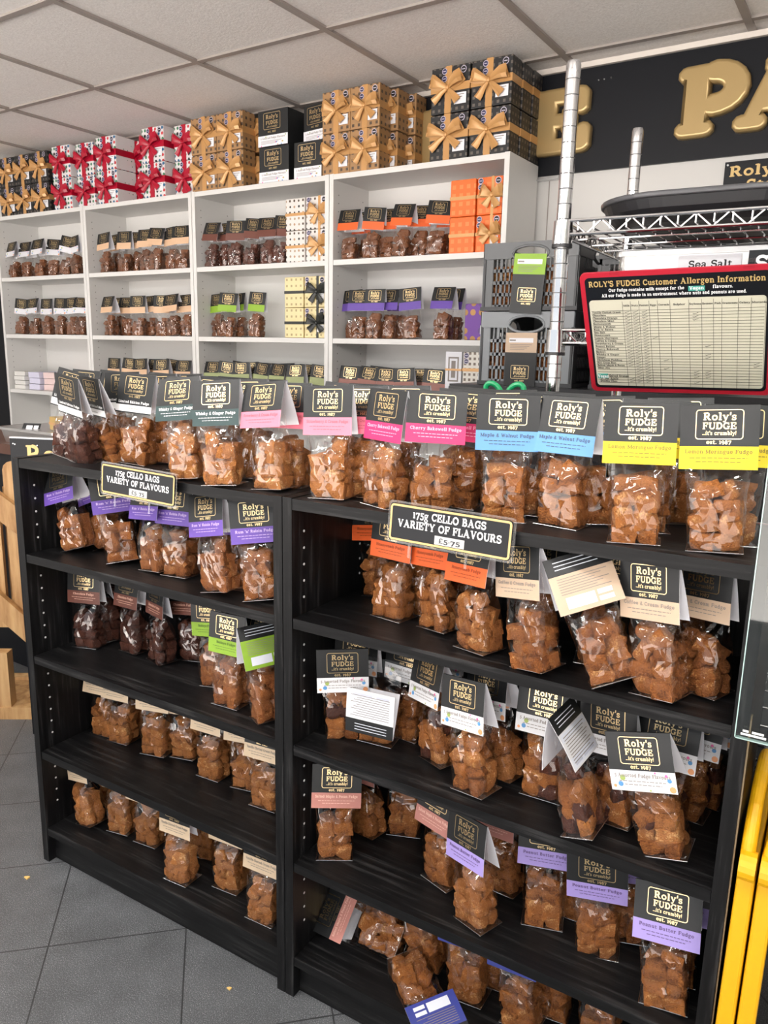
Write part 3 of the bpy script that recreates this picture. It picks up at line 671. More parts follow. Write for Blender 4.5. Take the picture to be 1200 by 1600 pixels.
# surface, x, y (metres in the bookcase frame), turn, lean, flavour, pose
BAGS=[
('at',0.1,0.082,3,9.6,'led',{}),
('at',0.18,0.069,-8,6.7,'led',{'pitch':16}),
('at',0.218,0.119,-14,2.6,'le',{'pitch':18}),
('at',0.326,0.169,3,-3.0,'le',{}),
('at',0.532,0.039,8,-6.2,'whisky',{}),
('at',0.636,0.028,15,-4.5,'whisky',{}),
('at',0.033,0.19,2,2,'led',{}),
('at',0.123,0.2,5,3,'le',{}),
('at',0.203,0.168,10,-3,'le',{}),
('at',0.291,0.12,8,3,'le',{}),
('at',0.271,0.219,1,2,'le',{}),
('at',0.333,0.247,-5,-2,'le',{}),
('at',0.441,0.12,-3,-1,'whisky',{}),
('at',0.509,0.13,9,3,'whisky',{}),
('at',0.409,0.21,1,0,'whisky',{}),
('at',0.508,0.2,-3,1,'whisky',{}),
('at',0.622,0.13,1,-3,'straw',{}),
('at',0.606,0.2,0,0,'straw',{}),
('at',0.742,0.05,-2,-5.8,'straw',{}),
('at',0.743,0.1,5,-1,'straw',{}),
('bt',0.876,0.05,6,-3.0,'straw',{}),
('bt',0.917,0.1,0,-2,'straw',{}),
('bt',0.828,0.15,0,3,'straw',{}),
('bt',0.988,0.049,-19,0.8,'cherry',{}),
('bt',1.069,0.063,27,2.3,'cherry',{}),
('bt',1.093,0.12,10,3,'cherry',{}),
('bt',0.86,0.2,2,0,'cherry',{}),
('bt',0.952,0.19,4,-2,'cherry',{}),
('bt',1.2,0.068,22,-0.1,'maplew',{}),
('bt',1.067,0.21,20,3,'maplew',{}),
('bt',1.233,0.136,16,3,'maplew',{}),
('bt',1.293,0.086,-7,0.5,'maplew',{}),
('bt',1.338,0.136,16,-3,'maplew',{}),
('bt',1.148,0.21,16,-2,'maplew',{}),
('bt',1.241,0.21,16,1,'lemon',{}),
('bt',1.415,0.044,12,-1.6,'lemon',{}),
('bt',1.408,0.13,22,1,'lemon',{}),
('bt',1.523,0.055,7,-3.6,'lemon',{}),
('bt',1.53,0.12,20,0,'lemon',{}),
('bt',1.437,0.215,18,-2,'lemon',{}),
('a1',0.109,0.087,7,-17.2,'rum',{}),
('a1',0.161,0.136,0,-20.8,'rum',{}),
('a1',0.263,0.085,50,-8.6,'rum',{}),
('a1',0.378,0.085,-5,-5.6,'rum',{}),
('a1',0.444,0.09,3,-2,'rum',{}),
('a1',0.432,0.14,6,-3,'honey',{}),
('a1',0.606,0.046,-2,-11.3,'rum',{}),
('a1',0.703,0.06,28,-7.3,'rum',{}),
('a1',0.476,0.19,0,3,'honey',{}),
('a1',0.566,0.13,4,-3,'rum',{}),
('a1',0.634,0.096,3,-2,'rum',{}),
('a1',0.1,0.186,2,3,'rum',{}),
('a2',0.08,0.123,12,-2.6,'choc',{}),
('a2',0.082,0.178,-28,-4.5,'choc',{}),
('a2',0.074,0.228,6,0.6,'choc',{}),
('a2',0.2,0.163,-7,-4.0,'choc',{}),
('a2',0.302,0.156,-19,-3.5,'choc',{}),
('a2',0.365,0.206,4,-7.0,'choc',{}),
('a2',0.516,0.124,-3,-10.1,'baileys',{}),
('a2',0.599,0.075,0,-2,'baileys',{}),
('a2',0.578,0.174,6,-2,'baileys',{}),
('a2',0.644,0.124,10,3,'baileys',{}),
('a2',0.712,0.066,240,-7.2,'baileys',{'back':1,'vr':2}),
('a3',0.078,0.16,6,-1.9,'vanilla',{}),
('a3',0.148,0.156,2,-4.2,'vanilla',{}),
('a3',0.267,0.161,10,-2.9,'vanilla',{}),
('a3',0.343,0.188,6,-5.2,'vanilla',{}),
('a3',0.462,0.158,-2,-4.2,'vanilla',{}),
('a3',0.562,0.168,6,-4.2,'vanilla',{}),
('a3',0.647,0.135,2,-2.2,'vanilla',{}),
('a3',0.14,0.225,0,-2,'vanilla',{}),
('a3',0.458,0.225,-4,-1,'vanilla',{}),
('a4',0.104,0.075,-8,-14.6,'vanilla',{}),
('a4',0.192,0.105,4,-5.9,'vanilla',{}),
('a4',0.283,0.112,4,-1.8,'vanilla',{}),
('a4',0.453,0.052,0,-4.1,'vanilla',{}),
('a4',0.567,0.094,2,-2.6,'vanilla',{}),
('a4',0.697,0.06,2,-0.6,'vanilla',{}),
('a4',0.075,0.17,0,-1,'vanilla',{}),
('a4',0.43,0.15,8,-2,'vanilla',{}),
('a4',0.563,0.16,2,1,'vanilla',{}),
('b1',0.892,0.21,-6,-8.9,'honey',{}),
('b1',0.971,0.118,-11,-1.2,'honey',{}),
('b1',0.992,0.17,6,2,'honey',{}),
('b1',1.075,0.109,-20,-5.9,'honey',{}),
('b1',1.174,0.058,-22,-5.4,'honey',{}),
('b1',1.287,0.029,-25,-12.7,'coffee',{}),
('b1',1.404,0.035,208,-21.7,'coffee',{'back':1,'vr':2}),
('b1',1.358,0.12,12,2,'coffee',{}),
('b1',1.474,0.04,-22,-9.7,'coffee',{}),
('b1',1.523,0.095,-23,-5.1,'coffee',{}),
('b1',1.257,0.11,10,-2,'coffee',{}),
('b1',1.482,0.16,10,-2,'coffee',{}),
('b1',1.074,0.18,6,2,'honey',{}),
('b2',0.875,0.097,34,-1.9,'assort',{'pitch':14}),
('b2',0.878,0.147,4,-2,'assort',{}),
('b2',0.981,0.164,-4,0,'assort',{}),
('b2',0.946,0.115,8,1.1,'assort',{'flip':1,'back':1,'vr':0}),
('b2',1.087,0.107,-29,-8.4,'assort',{}),
('b2',1.184,0.051,-17,-9.2,'assort',{}),
('b2',1.208,0.122,-20,-11.9,'assort',{}),
('b2',1.153,0.172,0,-1,'assort',{}),
('b2',1.039,0.214,0,-3,'assort',{}),
('b2',1.288,0.111,-2,-2.3,'assort',{}),
('b2',1.381,0.037,-94,-15.7,'assort',{'side':1,'back':1,'vr':2}),
('b2',1.412,0.098,-12,-7.2,'assort',{}),
('b2',1.504,0.055,-4,-15.8,'assort',{'pitch':8}),
('b2',1.482,0.125,-4,-1,'assort',{}),
('b2',1.506,0.19,-6,0,'assort',{}),
('b2',1.524,0.245,-8,-2,'assort',{}),
('b3',0.871,0.072,34,1.7,'smaple',{}),
('b3',0.896,0.168,-14,-10.3,'smaple',{}),
('b3',0.955,0.218,20,-0.8,'smaple',{}),
('b3',1.096,0.12,-20,-3.5,'smaple',{}),
('b3',1.2,0.051,-23,-7.9,'pb',{}),
('b3',1.207,0.162,-12,-8.5,'smaple',{}),
('b3',1.297,0.123,16,-0.8,'pb',{}),
('b3',1.401,0.11,12,-3.8,'pb',{'pitch':10}),
('b3',1.438,0.164,10,-7.1,'pb',{}),
('b3',1.524,0.057,6,-3.2,'pb',{}),
('b3',1.524,0.12,8,-2,'pb',{}),
('b3',1.328,0.172,4,-1,'pb',{}),
('b4',1.064,0.132,2,-11.3,'sea',{}),
('b4',0.964,0.14,4,-7.9,'smaple',{}),
('b4',0.892,0.168,6,-8.5,'smaple',{}),
('b4',1.085,0.182,6,-5.1,'sea',{}),
('b4',1.167,0.108,0,-6.7,'sea',{}),
('b4',1.19,0.168,6,-3.6,'sea',{}),
('b4',1.278,0.107,-4,-8.2,'sea',{}),
('b4',1.315,0.163,4,-3.5,'sea',{}),
('b4',1.42,0.132,-2,-5.3,'sea',{}),
]
WBAGS=[
('w1',-2.6,1.703,-4,-4,'wwhite'),
('w1',-2.521,1.733,4,-2,'wwhite'),
('w1',-2.333,1.693,3,-4,'wwhite'),
('w1',-2.273,1.733,13,4,'wwhite'),
('w1',-2.127,1.703,12,12,'wwhite'),
('w1',-2.026,1.703,-6,-6,'wwhite'),
('w2',-2.577,1.703,13,5,'wwhite'),
('w2',-2.438,1.703,4,-4,'wwhite'),
('w2',-2.337,1.713,3,0,'wwhite'),
('w2',-2.203,1.703,3,2,'wwhite'),
('w2',-2.088,1.703,4,-3,'wwhite'),
('w2',-2.028,1.713,9,2,'wwhite'),
('w1',-1.762,1.693,-1,-5,'peach'),
('w1',-1.773,1.763,2,-5,'peach'),
('w1',-1.62,1.693,5,1,'peach'),
('w1',-1.592,1.743,-6,3,'peach'),
('w1',-1.455,1.693,7,0,'peach'),
('w1',-1.384,1.693,6,4,'peach'),
('w1',-1.403,1.763,-6,2,'peach'),
('w1',-1.276,1.703,-5,-3,'peach'),
('w1',-1.198,1.693,13,-2,'peach'),
('w2',-1.757,1.693,-3,-2,'peach'),
('w2',-1.78,1.773,8,0,'peach'),
('w2',-1.705,1.763,10,0,'peach'),
('w2',-1.533,1.693,10,-1,'peach'),
('w2',-1.499,1.743,8,-4,'peach'),
('w2',-1.355,1.693,12,0,'peach'),
('w2',-1.271,1.693,3,-5,'peach'),
('w2',-1.208,1.723,7,-4,'peach'),
('w3',-1.746,1.693,0,0,'peach'),
('w3',-1.626,1.693,10,4,'peach'),
('w3',-1.53,1.693,5,-3,'peach'),
('w3',-1.498,1.763,4,-1,'peach'),
('w3',-1.364,1.693,11,-4,'peach'),
('w3',-1.363,1.743,3,5,'peach'),
('w3',-1.22,1.703,4,-1,'peach'),
('w1',-0.999,1.693,-1,3,'choc'),
('w1',-0.95,1.723,-4,0,'choc'),
('w1',-0.848,1.693,14,1,'choc'),
('w1',-0.757,1.693,-2,6,'choc'),
('w1',-0.732,1.743,3,-6,'choc'),
('w1',-0.649,1.693,9,0,'choc'),
('w1',-0.582,1.693,-1,6,'choc'),
('w2',-1.028,1.733,-5,-4,'baileys'),
('w2',-0.909,1.693,13,3,'baileys'),
('w2',-0.887,1.753,6,-5,'baileys'),
('w2',-0.731,1.693,1,4,'baileys'),
('w3',-1.009,1.693,5,-1,'olive'),
('w3',-0.932,1.693,8,5,'olive'),
('w3',-0.829,1.703,7,-3,'olive'),
('w3',-0.707,1.693,-5,5,'olive'),
('w3',-0.598,1.693,-5,2,'olive'),
('w3',-0.488,1.693,4,-2,'olive'),
('w3',-0.372,1.693,-2,4,'olive'),
('w3',-0.938,1.783,-2,5,'olive'),
('w3',-0.832,1.773,7,-4,'olive'),
('w3',-0.73,1.773,-1,1,'olive'),
('w3',-0.62,1.783,5,-3,'olive'),
('w3',-0.505,1.783,-5,1,'olive'),
('w1',-0.208,1.693,3,0,'honey'),
('w1',-0.192,1.763,-2,0,'honey'),
('w1',-0.105,1.703,8,5,'honey'),
('w1',-0.056,1.743,13,0,'honey'),
('w1',0.047,1.693,-1,4,'honey'),
('w1',0.101,1.743,10,2,'honey'),
('w1',0.203,1.693,8,5,'honey'),
('w1',0.222,1.763,9,0,'honey'),
('w2',-0.237,1.733,4,-4,'rum'),
('w2',-0.159,1.703,9,0,'rum'),
('w2',-0.074,1.693,2,0,'rum'),
('w2',-0.023,1.723,3,0,'rum'),
('w2',0.002,1.763,9,0,'rum'),
('w2',0.103,1.703,6,-5,'rum'),
('w2',0.248,1.693,-2,1,'rum'),
('w2',0.256,1.763,-3,0,'rum'),
('w3',-0.208,1.693,6,3,'rose'),
('w3',-0.108,1.693,-1,5,'rose'),
('w3',-0.012,1.693,9,0,'rose'),
('w3',0.088,1.693,-1,-4,'rose'),
('w3',0.12,1.763,9,-1,'rose'),
('w3',0.212,1.693,10,3,'rose'),
('w3',0.211,1.763,10,0,'rose'),
('w3',-0.21,1.773,-4,0,'rose'),
('w3',-0.109,1.773,12,5,'rose'),
]
# surface keys: a = left black bookcase, b = right one; t = top, 1..4 = shelves from above
ZS = {'at': 1.06-.0015, 'bt': 1.06-.0015, 'a1': .8292, 'a2': .5712, 'a3': .3141, 'a4': .0976, 'b1': .831, 'b2': .5722, 'b3': .3154, 'b4': .0947}
PLACE = {'at': 'top of left black bookcase', 'bt': 'top of right black bookcase'}
for c, n in (('a', 'left'), ('b', 'right')):
    for k, w in enumerate(('first', 'second', 'third', 'bottom')): PLACE[c+str(k+1)] = f'{w} shelf of {n} black bookcase'
ORD = ['first', 'second', 'third', 'fourth', 'fifth', 'sixth', 'seventh', 'eighth', 'ninth', 'tenth', 'eleventh', 'twelfth']
SPLIT = {'at': (.11, .165), 'bt': (.115, .165), 'a3': (.125,), 'a4': (.11,), 'b1': (.09,), 'b2': (.115, .18), 'b3': (.13,), 'b4': (.15,), 'a1': (.115,), 'a2': (.15,)}
ROWN = {1: ['front', 'back'], 2: ['front', 'middle', 'back'], 0: ['']}
def ordinals(items):
    """label each bag by band colour, then by its place in its row on its shelf"""
    lab = {}
    rows = {}
    for i, (s, x, y, *_r) in enumerate(items): rows.setdefault((s, sum(y > q for q in SPLIT.get(s, ()))), []).append(i)
    for (s, r), L in rows.items():
        L.sort(key=lambda i: items[i][1])
        for n, i in enumerate(L): lab[i] = (n, ROWN[len(SPLIT.get(s, ()))][r], len(L))
    return lab
LB = ordinals(BAGS)
for i, (s, x, y, yaw, roll, fl, k) in enumerate(BAGS):
    n, row, tot = LB[i]; bn = FL[fl][1]
    lab = f'{bn} banded fudge bag, {ORD[n]} from left, {row} row, {PLACE[s]}'
    if k.get('back') and not k.get('flip'): lab = f'{bn} banded fudge bag turned back to front, {PLACE[s]}'
    if k.get('flip'): lab = f'fudge bag with its card tipped upside down, {PLACE[s]}'
    if k.get('side'): lab = f'{bn} banded fudge bag turned side-on with splayed card, {PLACE[s]}'
    rl = radians(roll)
    if k.get('back'): yw = radians(yaw)
    R = Matrix.Rotation(A, 3, 'Z') @ Matrix.Rotation(rl, 3, 'Y') @ Matrix.Rotation(radians(yaw), 3, 'Z') @ Matrix.Rotation(radians(k.get('pitch', 0)), 3, 'X')
    p = b2w(x, y, ZS[s]+.0005+.036*abs(sin(rl)))
    t = fudge_bag(lab, 'fudge bags on the '+PLACE[s], p, R, fl, True, k.get('vr'), bool(k.get('back')))
    if k.get('flip'):
        for c in t.children:
            if c.name.startswith('header_card'):
                c.matrix_local = Matrix.Translation((0, -.036, .118)) @ Matrix.Rotation(radians(170), 4, 'X') @ Matrix.Translation((0, 0, -.1125))
# three bags lying on the bottom shelf of the right bookcase
def lying(label, x, y, z, M3, fl, vr, back):
    return fudge_bag(label, 'fudge bags on the bottom shelf of right black bookcase', b2w(x, y, z), Matrix.Rotation(A, 3, 'Z') @ M3, fl, True, vr, back)
z4 = ZS['b4']
def axes(z, yv):                                       # rotation with the bag's height along z and its back towards yv
    z = Vector(z).normalized(); yv = Vector(yv); yv = (yv-z*yv.dot(z)).normalized(); x = yv.cross(z)
    return Matrix((x, yv, z)).transposed()
lying('dusty-rose banded fudge bag lying on its side, bottom shelf of right black bookcase', 1.012, .118, z4+.0355,
      axes((-1, -.06, .06), (.05, .70, -.72)), 'smaple', 2, False)
lying('royal-blue banded fudge bag lying flat at the shelf edge, bottom shelf of right black bookcase', 1.035, .085, z4+.0285,
      axes((.80, -.60, -.03), (0, -.12, 1)), 'sea', 2, True)

# ---- bags on the white bookcases
UN = ['far left', 'second', 'third', 'right-hand']; SHN = {'w1': 'upper', 'w2': 'middle', 'w3': 'lower'}; WZ = {'w1': 1.685, 'w2': 1.367, 'w3': 1.05}
unit = lambda x: min(3, max(0, int((x-(XW-3.2))/.8)))
rows = {}
for i, b in enumerate(WBAGS): rows.setdefault((b[0], unit(b[1]), b[2] > WY+.075), []).append(i)
for (s, u, rear), L in rows.items():
    L.sort(key=lambda i: WBAGS[i][1])
    for n, i in enumerate(L):
        _s, x, y, yaw, roll, fl = WBAGS[i]; rl = radians(roll)
        x0 = XW-3.2+.8*u; x = min(max(x, x0+.075), x0+.725)
        lab = f'{FL[fl][1]} banded fudge bag, {ORD[n]} from left, {"back" if rear else "front"} row, {SHN[s]} shelf, {UN[u]} white bookcase'
        R = Matrix.Rotation(rl, 3, 'Y') @ Matrix.Rotation(radians(yaw), 3, 'Z')
        fudge_bag(lab, f'fudge bags on the {SHN[s]} shelf of the {UN[u]} white bookcase', Vector((x, y, WZ[s]+.0005+.036*abs(sin(rl)))), R, fl, False)

# ------------------------------------------------------------------ ribboned gift boxes
def check_mat(name, base, spot, pitch=.024, sz=.42, rough=.45):
    m = mat(name, base, rough); v = objco(m, (1/pitch,)*3); sx = nd(m, 'ShaderNodeSeparateXYZ'); lk(m, v, sx.inputs[0])
    def tri(sock):
        f = nd(m, 'ShaderNodeMath', operation='PINGPONG'); f.inputs[1].default_value = .5; lk(m, sock, f.inputs[0])
        g = nd(m, 'ShaderNodeMath', operation='GREATER_THAN'); g.inputs[1].default_value = .5-sz*.5; lk(m, f.outputs[0], g.inputs[0]); return g.outputs[0]
    a = nd(m, 'ShaderNodeMath', operation='ADD'); lk(m, sx.outputs[0], a.inputs[0]); lk(m, sx.outputs[1], a.inputs[1])
    mu = nd(m, 'ShaderNodeMath', operation='MULTIPLY'); lk(m, tri(a.outputs[0]), mu.inputs[0]); lk(m, tri(sx.outputs[2]), mu.inputs[1])
    mx = nd(m, 'ShaderNodeMix', data_type='RGBA'); lk(m, mu.outputs[0], mx.inputs[0]); mx.inputs[6].default_value = (*base, 1); mx.inputs[7].default_value = (*spot, 1)
    lk(m, mx.outputs[2], bsdf(m).inputs['Base Color']); return m
def dot_mat(name, base, cols, scale=42, r=.30):
    m = mat(name, base, .45); v = objco(m, (scale,)*3)
    vo = nd(m, 'ShaderNodeTexVoronoi'); vo.inputs['Randomness'].default_value = .12; vo.inputs['Scale'].default_value = 1; lk(m, v, vo.inputs['Vector'])
    c = nd(m, 'ShaderNodeMath', operation='LESS_THAN'); c.inputs[1].default_value = r; lk(m, vo.outputs['Distance'], c.inputs[0])
    sx = nd(m, 'ShaderNodeSeparateColor'); lk(m, vo.outputs['Color'], sx.inputs[0])
    rp = ramp(m, [(i/len(cols), c_) for i, c_ in enumerate(cols)]); rp.color_ramp.interpolation = 'CONSTANT'; lk(m, sx.outputs[0], rp.inputs[0])
    mx = nd(m, 'ShaderNodeMix', data_type='RGBA'); lk(m, c.outputs[0], mx.inputs[0]); mx.inputs[6].default_value = (*base, 1); lk(m, rp.outputs[0], mx.inputs[7])
    lk(m, mx.outputs[2], bsdf(m).inputs['Base Color']); return m
WR_BLACK = check_mat('wrap_black_checks', (.014, .014, .015), (.12, .10, .085))
WR_GOLD = check_mat('wrap_gold_checks', (.36, .20, .085), (.085, .055, .035), .028, .40)
WR_DOT = dot_mat('wrap_polka', (.72, .69, .69), [(.02, .02, .02), (.55, .03, .04), (.02, .12, .25), (.05, .2, .1)])
WR_DOT2 = dot_mat('wrap_brown_dots', (.72, .69, .66), [(.08, .05, .03), (.45, .28, .16), (.02, .02, .02), (.4, .3, .2)], 42, .22)
WR_ORANGE = check_mat('wrap_orange', (.80, .14, .015), (.86, .22, .05), .03, .5)
WR_YELLOW = check_mat('wrap_cream_checks', (.78, .66, .36), (.42, .33, .16), .026, .36)
WR_PURPLE = dot_mat('wrap_purple', (.14, .03, .30), [(.5, .25, .06), (.1, .03, .2), (.4, .2, .05), (.14, .03, .3)], 30, .35)
WR_STRIPE = check_mat('wrap_stripes', (.75, .72, .66), (.16, .12, .09), .02, .5)
R_GOLD = mat('gold_ribbon', (.56, .30, .11), .32, .15); R_RED = mat('red_ribbon', (.40, .004, .025), .3); R_BLACK = mat('black_ribbon', (.012, .014, .012), .35)
SEAL = mat('seal_blue', (.03, .03, .09), .4); SEAL2 = mat('seal_ring', (.55, .5, .62), .4)
def bow_mesh(wd, m, seed):
    r = random.Random(seed); mb = MB()
    def strip(path, ws):
        rows = []
        for i, (p, w) in enumerate(zip(path, ws)):
            p = Vector(p); d = (Vector(path[min(i+1, len(path)-1)])-Vector(path[max(i-1, 0)])).normalized(); n = Vector((d.z, 0, -d.x)).normalized() if abs(d.x)+abs(d.z) > 1e-6 else X
            cr = .12*w
            rows.append([p+n*(w*.5), p+n*(w*.2)+Y*(-cr), p-n*(w*.2)+Y*(cr*.4), p-n*(w*.5)])
        mb.grid(rows)
        mb.grid([[q+Y*.0008 for q in reversed(row)] for row in rows])
    for s in (-1, 1):
        a = r.uniform(.25, .6); L = wd*r.uniform(.92, 1.08)
        dx, dz = s*cos(a)*L, sin(a)*L
        strip([(0, -.006, 0), (dx*.35, -.020, dz*.35), (dx*.75, -.024, dz*.75), (dx, -.014, dz*.98), (dx*1.02, -.007, dz*.9), (dx*.7, -.004, dz*.5), (dx*.3, -.003, dz*.15), (0, -.004, 0)],
              [.010, .026, .042, .046, .044, .036, .022, .010])
        a2 = r.uniform(.55, 1.15); dx, dz = s*cos(a2)*L*1.0, -sin(a2)*L*1.0
        strip([(0, -.005, 0), (dx*.4, -.011, dz*.4), (dx*.8, -.008, dz*.8), (dx, -.010, dz)], [.010, .020, .028, .031])
    rows = []
    for i in range(7):
        t = pi*i/6; rows.append([(.008*sin(t)*cos(k*pi/4)+0, -.009+.006*sin(k*pi/4)*sin(t), -.009*cos(t)) for k in range(8)])
    mb.grid(rows, 0, True)
    return mb.mesh('bow', m, True)
BOWS = {}
def gift_box(label, group, x, y, z, w, d, h, wrap, rib, bow=True, tagl=True, seal=True, rz=0, vx=.5, hz=.5, seed=0, rw=.026, cat='gift box', side_rib=True, tz=.30):
    t = thing('gift_box', label, cat, (x, y, z), radians(rz), group)
    mb = MB(); mb.box(0, w, 0, d, 0, h)
    o = mb.build('box', wrap, t); bv = o.modifiers.new('soft', 'BEVEL'); bv.width = .003; bv.segments = 2
    if rib is not None:
        mb = MB(); e = .0012; xa, xb = w*vx-rw/2, w*vx+rw/2; za, zb = h*hz-rw/2, h*hz+rw/2
        if bow: mb.box(xa, xb, -e, d+e, -.0003, h+e)
        mb.box(-e*1.2, w+e*1.2, -e*1.4, d+e*1.2, za, zb)
        mb.build('ribbon', rib, t)
        if bow:
            k = (rib.name, seed % 4, round(w, 2))
            if k not in BOWS: BOWS[k] = bow_mesh(w*.46, rib, seed % 4+7)
            link('bow', BOWS[k], t, (w*vx, -.001, h*hz))
    if tagl:
        mb = MB(); mb.box(w*.62, w*.93, -.0032, -.0026, h*(tz-.14), h*(tz+.10), 0)
        for k in range(3): mb.box(w*.66, w*(.88-.05*k), -.0035, -.0032, h*(tz+.05-.05*k), h*(tz+.065-.05*k), 1)
        q = mb.build('paper_tag', [WHITE_CARD, GREYINK], t)
    if seal:
        for k, (u, v, rr) in enumerate(((vx-.10 if seal == 1 else .14, .90, .0105), (vx-.10 if seal == 1 else .14, .74, .0105), (.84, .88, .012))):
            mb = MB(); n = 16
            mb.tube([(w*u, -.0030, h*v), (w*u, -.0024, h*v)], rr, n, 0); mb.tube([(w*u, -.0033, h*v), (w*u, -.0030, h*v)], rr*.8, n, 1)
            mb.box(w*u-rr*.55, w*u+rr*.55, -.0035, -.0033, h*v-rr*.12, h*v+rr*.12, 0)
            mb.build('round_seal', [SEAL2, SEAL if k < 2 else INK], t)
    return t
ZT = 2.02
gB = 'black gift boxes with gold bows'
sd = 0
for c, x in enumerate((.187, .352)):
    for r_ in range(2):
        sd += 1; gift_box(f'black gift box with gold bow, {("left","right")[c]} {("bottom","top")[r_]} front, above right-hand white bookcase', gB, x, WY+.006, ZT+.16*r_, .158, .082, .157, WR_BLACK, R_GOLD, vx=.45, hz=.54, seed=sd)
for dd in (1, 2):
    for r_ in range(2):
        sd += 1; gift_box(f'black gift box, {("bottom","top")[r_]} {("","middle","rear")[dd]} at the right end above right-hand white bookcase', gB, .352+.004*dd, WY+.006+.087*dd, ZT+.16*r_, .158, .082, .155, WR_BLACK, R_GOLD, vx=.45, hz=.54, seed=sd)
gG = 'gold gift boxes with gold bows'
for c, x in enumerate((-.322, -.182)):
    for r_ in range(2):
        sd += 1; gift_box(f'gold gift box with bow, {("left","right")[c]} {("bottom","top")[r_]} front, above right-hand white bookcase', gG, x, WY+.008, ZT+.157*r_, .139, .082, .155, WR_GOLD, R_GOLD, vx=.5, hz=.52, seed=sd)
for dd in (1, 2):
    for r_ in range(2):
        sd += 1; gift_box(f'gold gift box, {("bottom","top")[r_]} {("","middle","rear")[dd]} of the stack above right-hand white bookcase', gG, -.182+.03*dd, WY+.008+.086*dd, ZT+.157*r_, .139, .082, .153, WR_GOLD, R_GOLD, seed=sd)
for c, x in enumerate((-1.078, -.917)):
    for r_ in range(2):
        sd += 1; gift_box(f'gold gift box with bow, {("left","right")[c]} {("bottom","top")[r_]} front, above third white bookcase', gG, x, WY+.008, ZT+.157*r_, .158, .082, .155, WR_GOLD, R_GOLD, seed=sd)
for r_ in range(2):
    sd += 1; gift_box(f'gold checked gift box, {("bottom","top")[r_]} rear, beside the plain black cartons', gG, -.83, WY+.10, ZT+.157*r_, .13, .10, .14, WR_GOLD, R_GOLD, seed=sd)
gP = 'polka dot gift boxes with red bows'
for c, (x, y) in enumerate(((-2.125, .01), (-1.955, .035), (-1.755, .006), (-1.41, .006), (-1.235, .05))):
    for r_ in range(2):
        sd += 1; gift_box(f'polka dot gift box with red bow, {("bottom","top")[r_]} of {ORD[c]} stack from left', gP, x, WY+y, ZT+.157*r_, .152 if c != 1 else .14, .12, .155, WR_DOT, R_RED, vx=.42, hz=.5, seed=sd, tagl=c in (2, 3), rw=.03)
for r_ in range(2):
    sd += 1; gift_box(f'polka dot gift box behind, {("bottom","top")[r_]}, between third and fourth polka dot stacks', gP, -1.69, WY+.13, ZT+.157*r_, .16, .12, .15, WR_DOT, R_RED, seed=sd, tagl=False, rw=.03)
for c, x in enumerate((-2.655, -2.50, -2.345)):
    for r_ in range(2):
        sd += 1; gift_box(f'black gift box with gold bow, {ORD[c]} column {("bottom","top")[r_]}, above far left bookcase', gB, x, WY+.03, ZT+.157*r_, .15, .16, .155, WR_BLACK, R_GOLD, seed=sd)
# plain black cartons
def carton(label, x, y, z, w, d, h, rz):
    t = thing('carton', label, 'box', (x, y, z), radians(rz), 'plain black fudge cartons')
    mb = MB(); mb.box(0, w, 0, d, 0, h); o = mb.build('box', BLACK_CARD, t); bv = o.modifiers.new('soft', 'BEVEL'); bv.width = .0015; bv.segments = 2
    mb = MB(); mb.box(.0005, w-.0005, -.0012, .001, .002, h*.31, 0); text(mb, '5 Assorted Fudge Flavours', (w*.5, -.0016, h*.21), X, Z, .0075, w*.82, .5, 1)
    for k in range(3): mb.box(w*.1, w*(.8-.1*k), -.0016, -.0012, h*(.15-.035*k), h*(.16-.035*k), 1)
    r = random.Random(2)
    for k in range(9):
        u, v = r.uniform(.03, .97)*w, r.choice((.27, .03, .1))*h; mb.tube([(u, -.0017, v), (u, -.0013, v)], .0028, 8, 2+k % 4)
    mb.build('printed_band', [WHITE_CARD, GREYINK]+DOTS, t)
    mb = MB(); o_ = Vector((w*.47, -.0009, h*.70)); frame_strip(mb, -.047, .047, -.033, .033, .007, .002, o_, X, Z)
    text(mb, "Roly's", o_+Z*.008, X, Z, .017, .066); text(mb, 'FUDGE', o_-Z*.014, X, Z, .015, .066); text(mb, "...it's crumbly!", o_-Z*.026, X, Z, .008, .06); text(mb, 'est. 1987', o_-Z*.046, X, Z, .009, .045)
    mb.build('logo', [GOLD], t); return t
for r_ in range(2):
    carton(f'plain black carton, left column {("bottom","top")[r_]}, over third white bookcase', -.668-.004*r_, WY+.012, ZT+.1455*r_, .165, .12, .144, 0)
    carton(f'plain black carton, right column {("bottom","top")[r_]}, over third white bookcase', (-.475, -.452)[r_], (WY+.014, WY+.05)[r_], ZT+.1455*r_, .146, .12, .144, (0, -9)[r_])

# boxes on the white shelves
def four(xs, w, y, z, h, wrap, rib, noun, group, rw, place):
    for c, x in enumerate(xs):
        for r_ in range(2):
            gift_box(f'{noun}, {("left","right")[c]} column {("bottom","top")[r_]}, {place}', group, x, y, z+h*r_, w[c], .13, h-.002, wrap, rib, bow=c == 1, tagl=c == 1, seal=2 if c == 1 else False, seed=r_+2*c, rw=rw, vx=.62, hz=.5, tz=.34)
four((.273, .385), (.105, .10), WY+.025, 1.686, .1325, WR_ORANGE, R_GOLD, 'orange wrapped box', 'orange wrapped boxes', .012, 'upper shelf, right-hand white bookcase')
four((-.532, -.42), (.105, .115), WY+.025, 1.686, .132, WR_DOT2, R_GOLD, 'white brown-dotted box', 'white boxes with brown dots', .012, 'upper shelf, third white bookcase')
four((-.54, -.428), (.105, .115), WY+.025, 1.368, .13, WR_YELLOW, R_BLACK, 'cream checked box with black ribbon', 'cream checked boxes', .012, 'middle shelf, third white bookcase')
gift_box('purple patterned box beside the crates, middle shelf, right-hand white bookcase', None, .352, WY+.03, 1.368, .11, .12, .135, WR_PURPLE, None, seal=False, tz=.3)
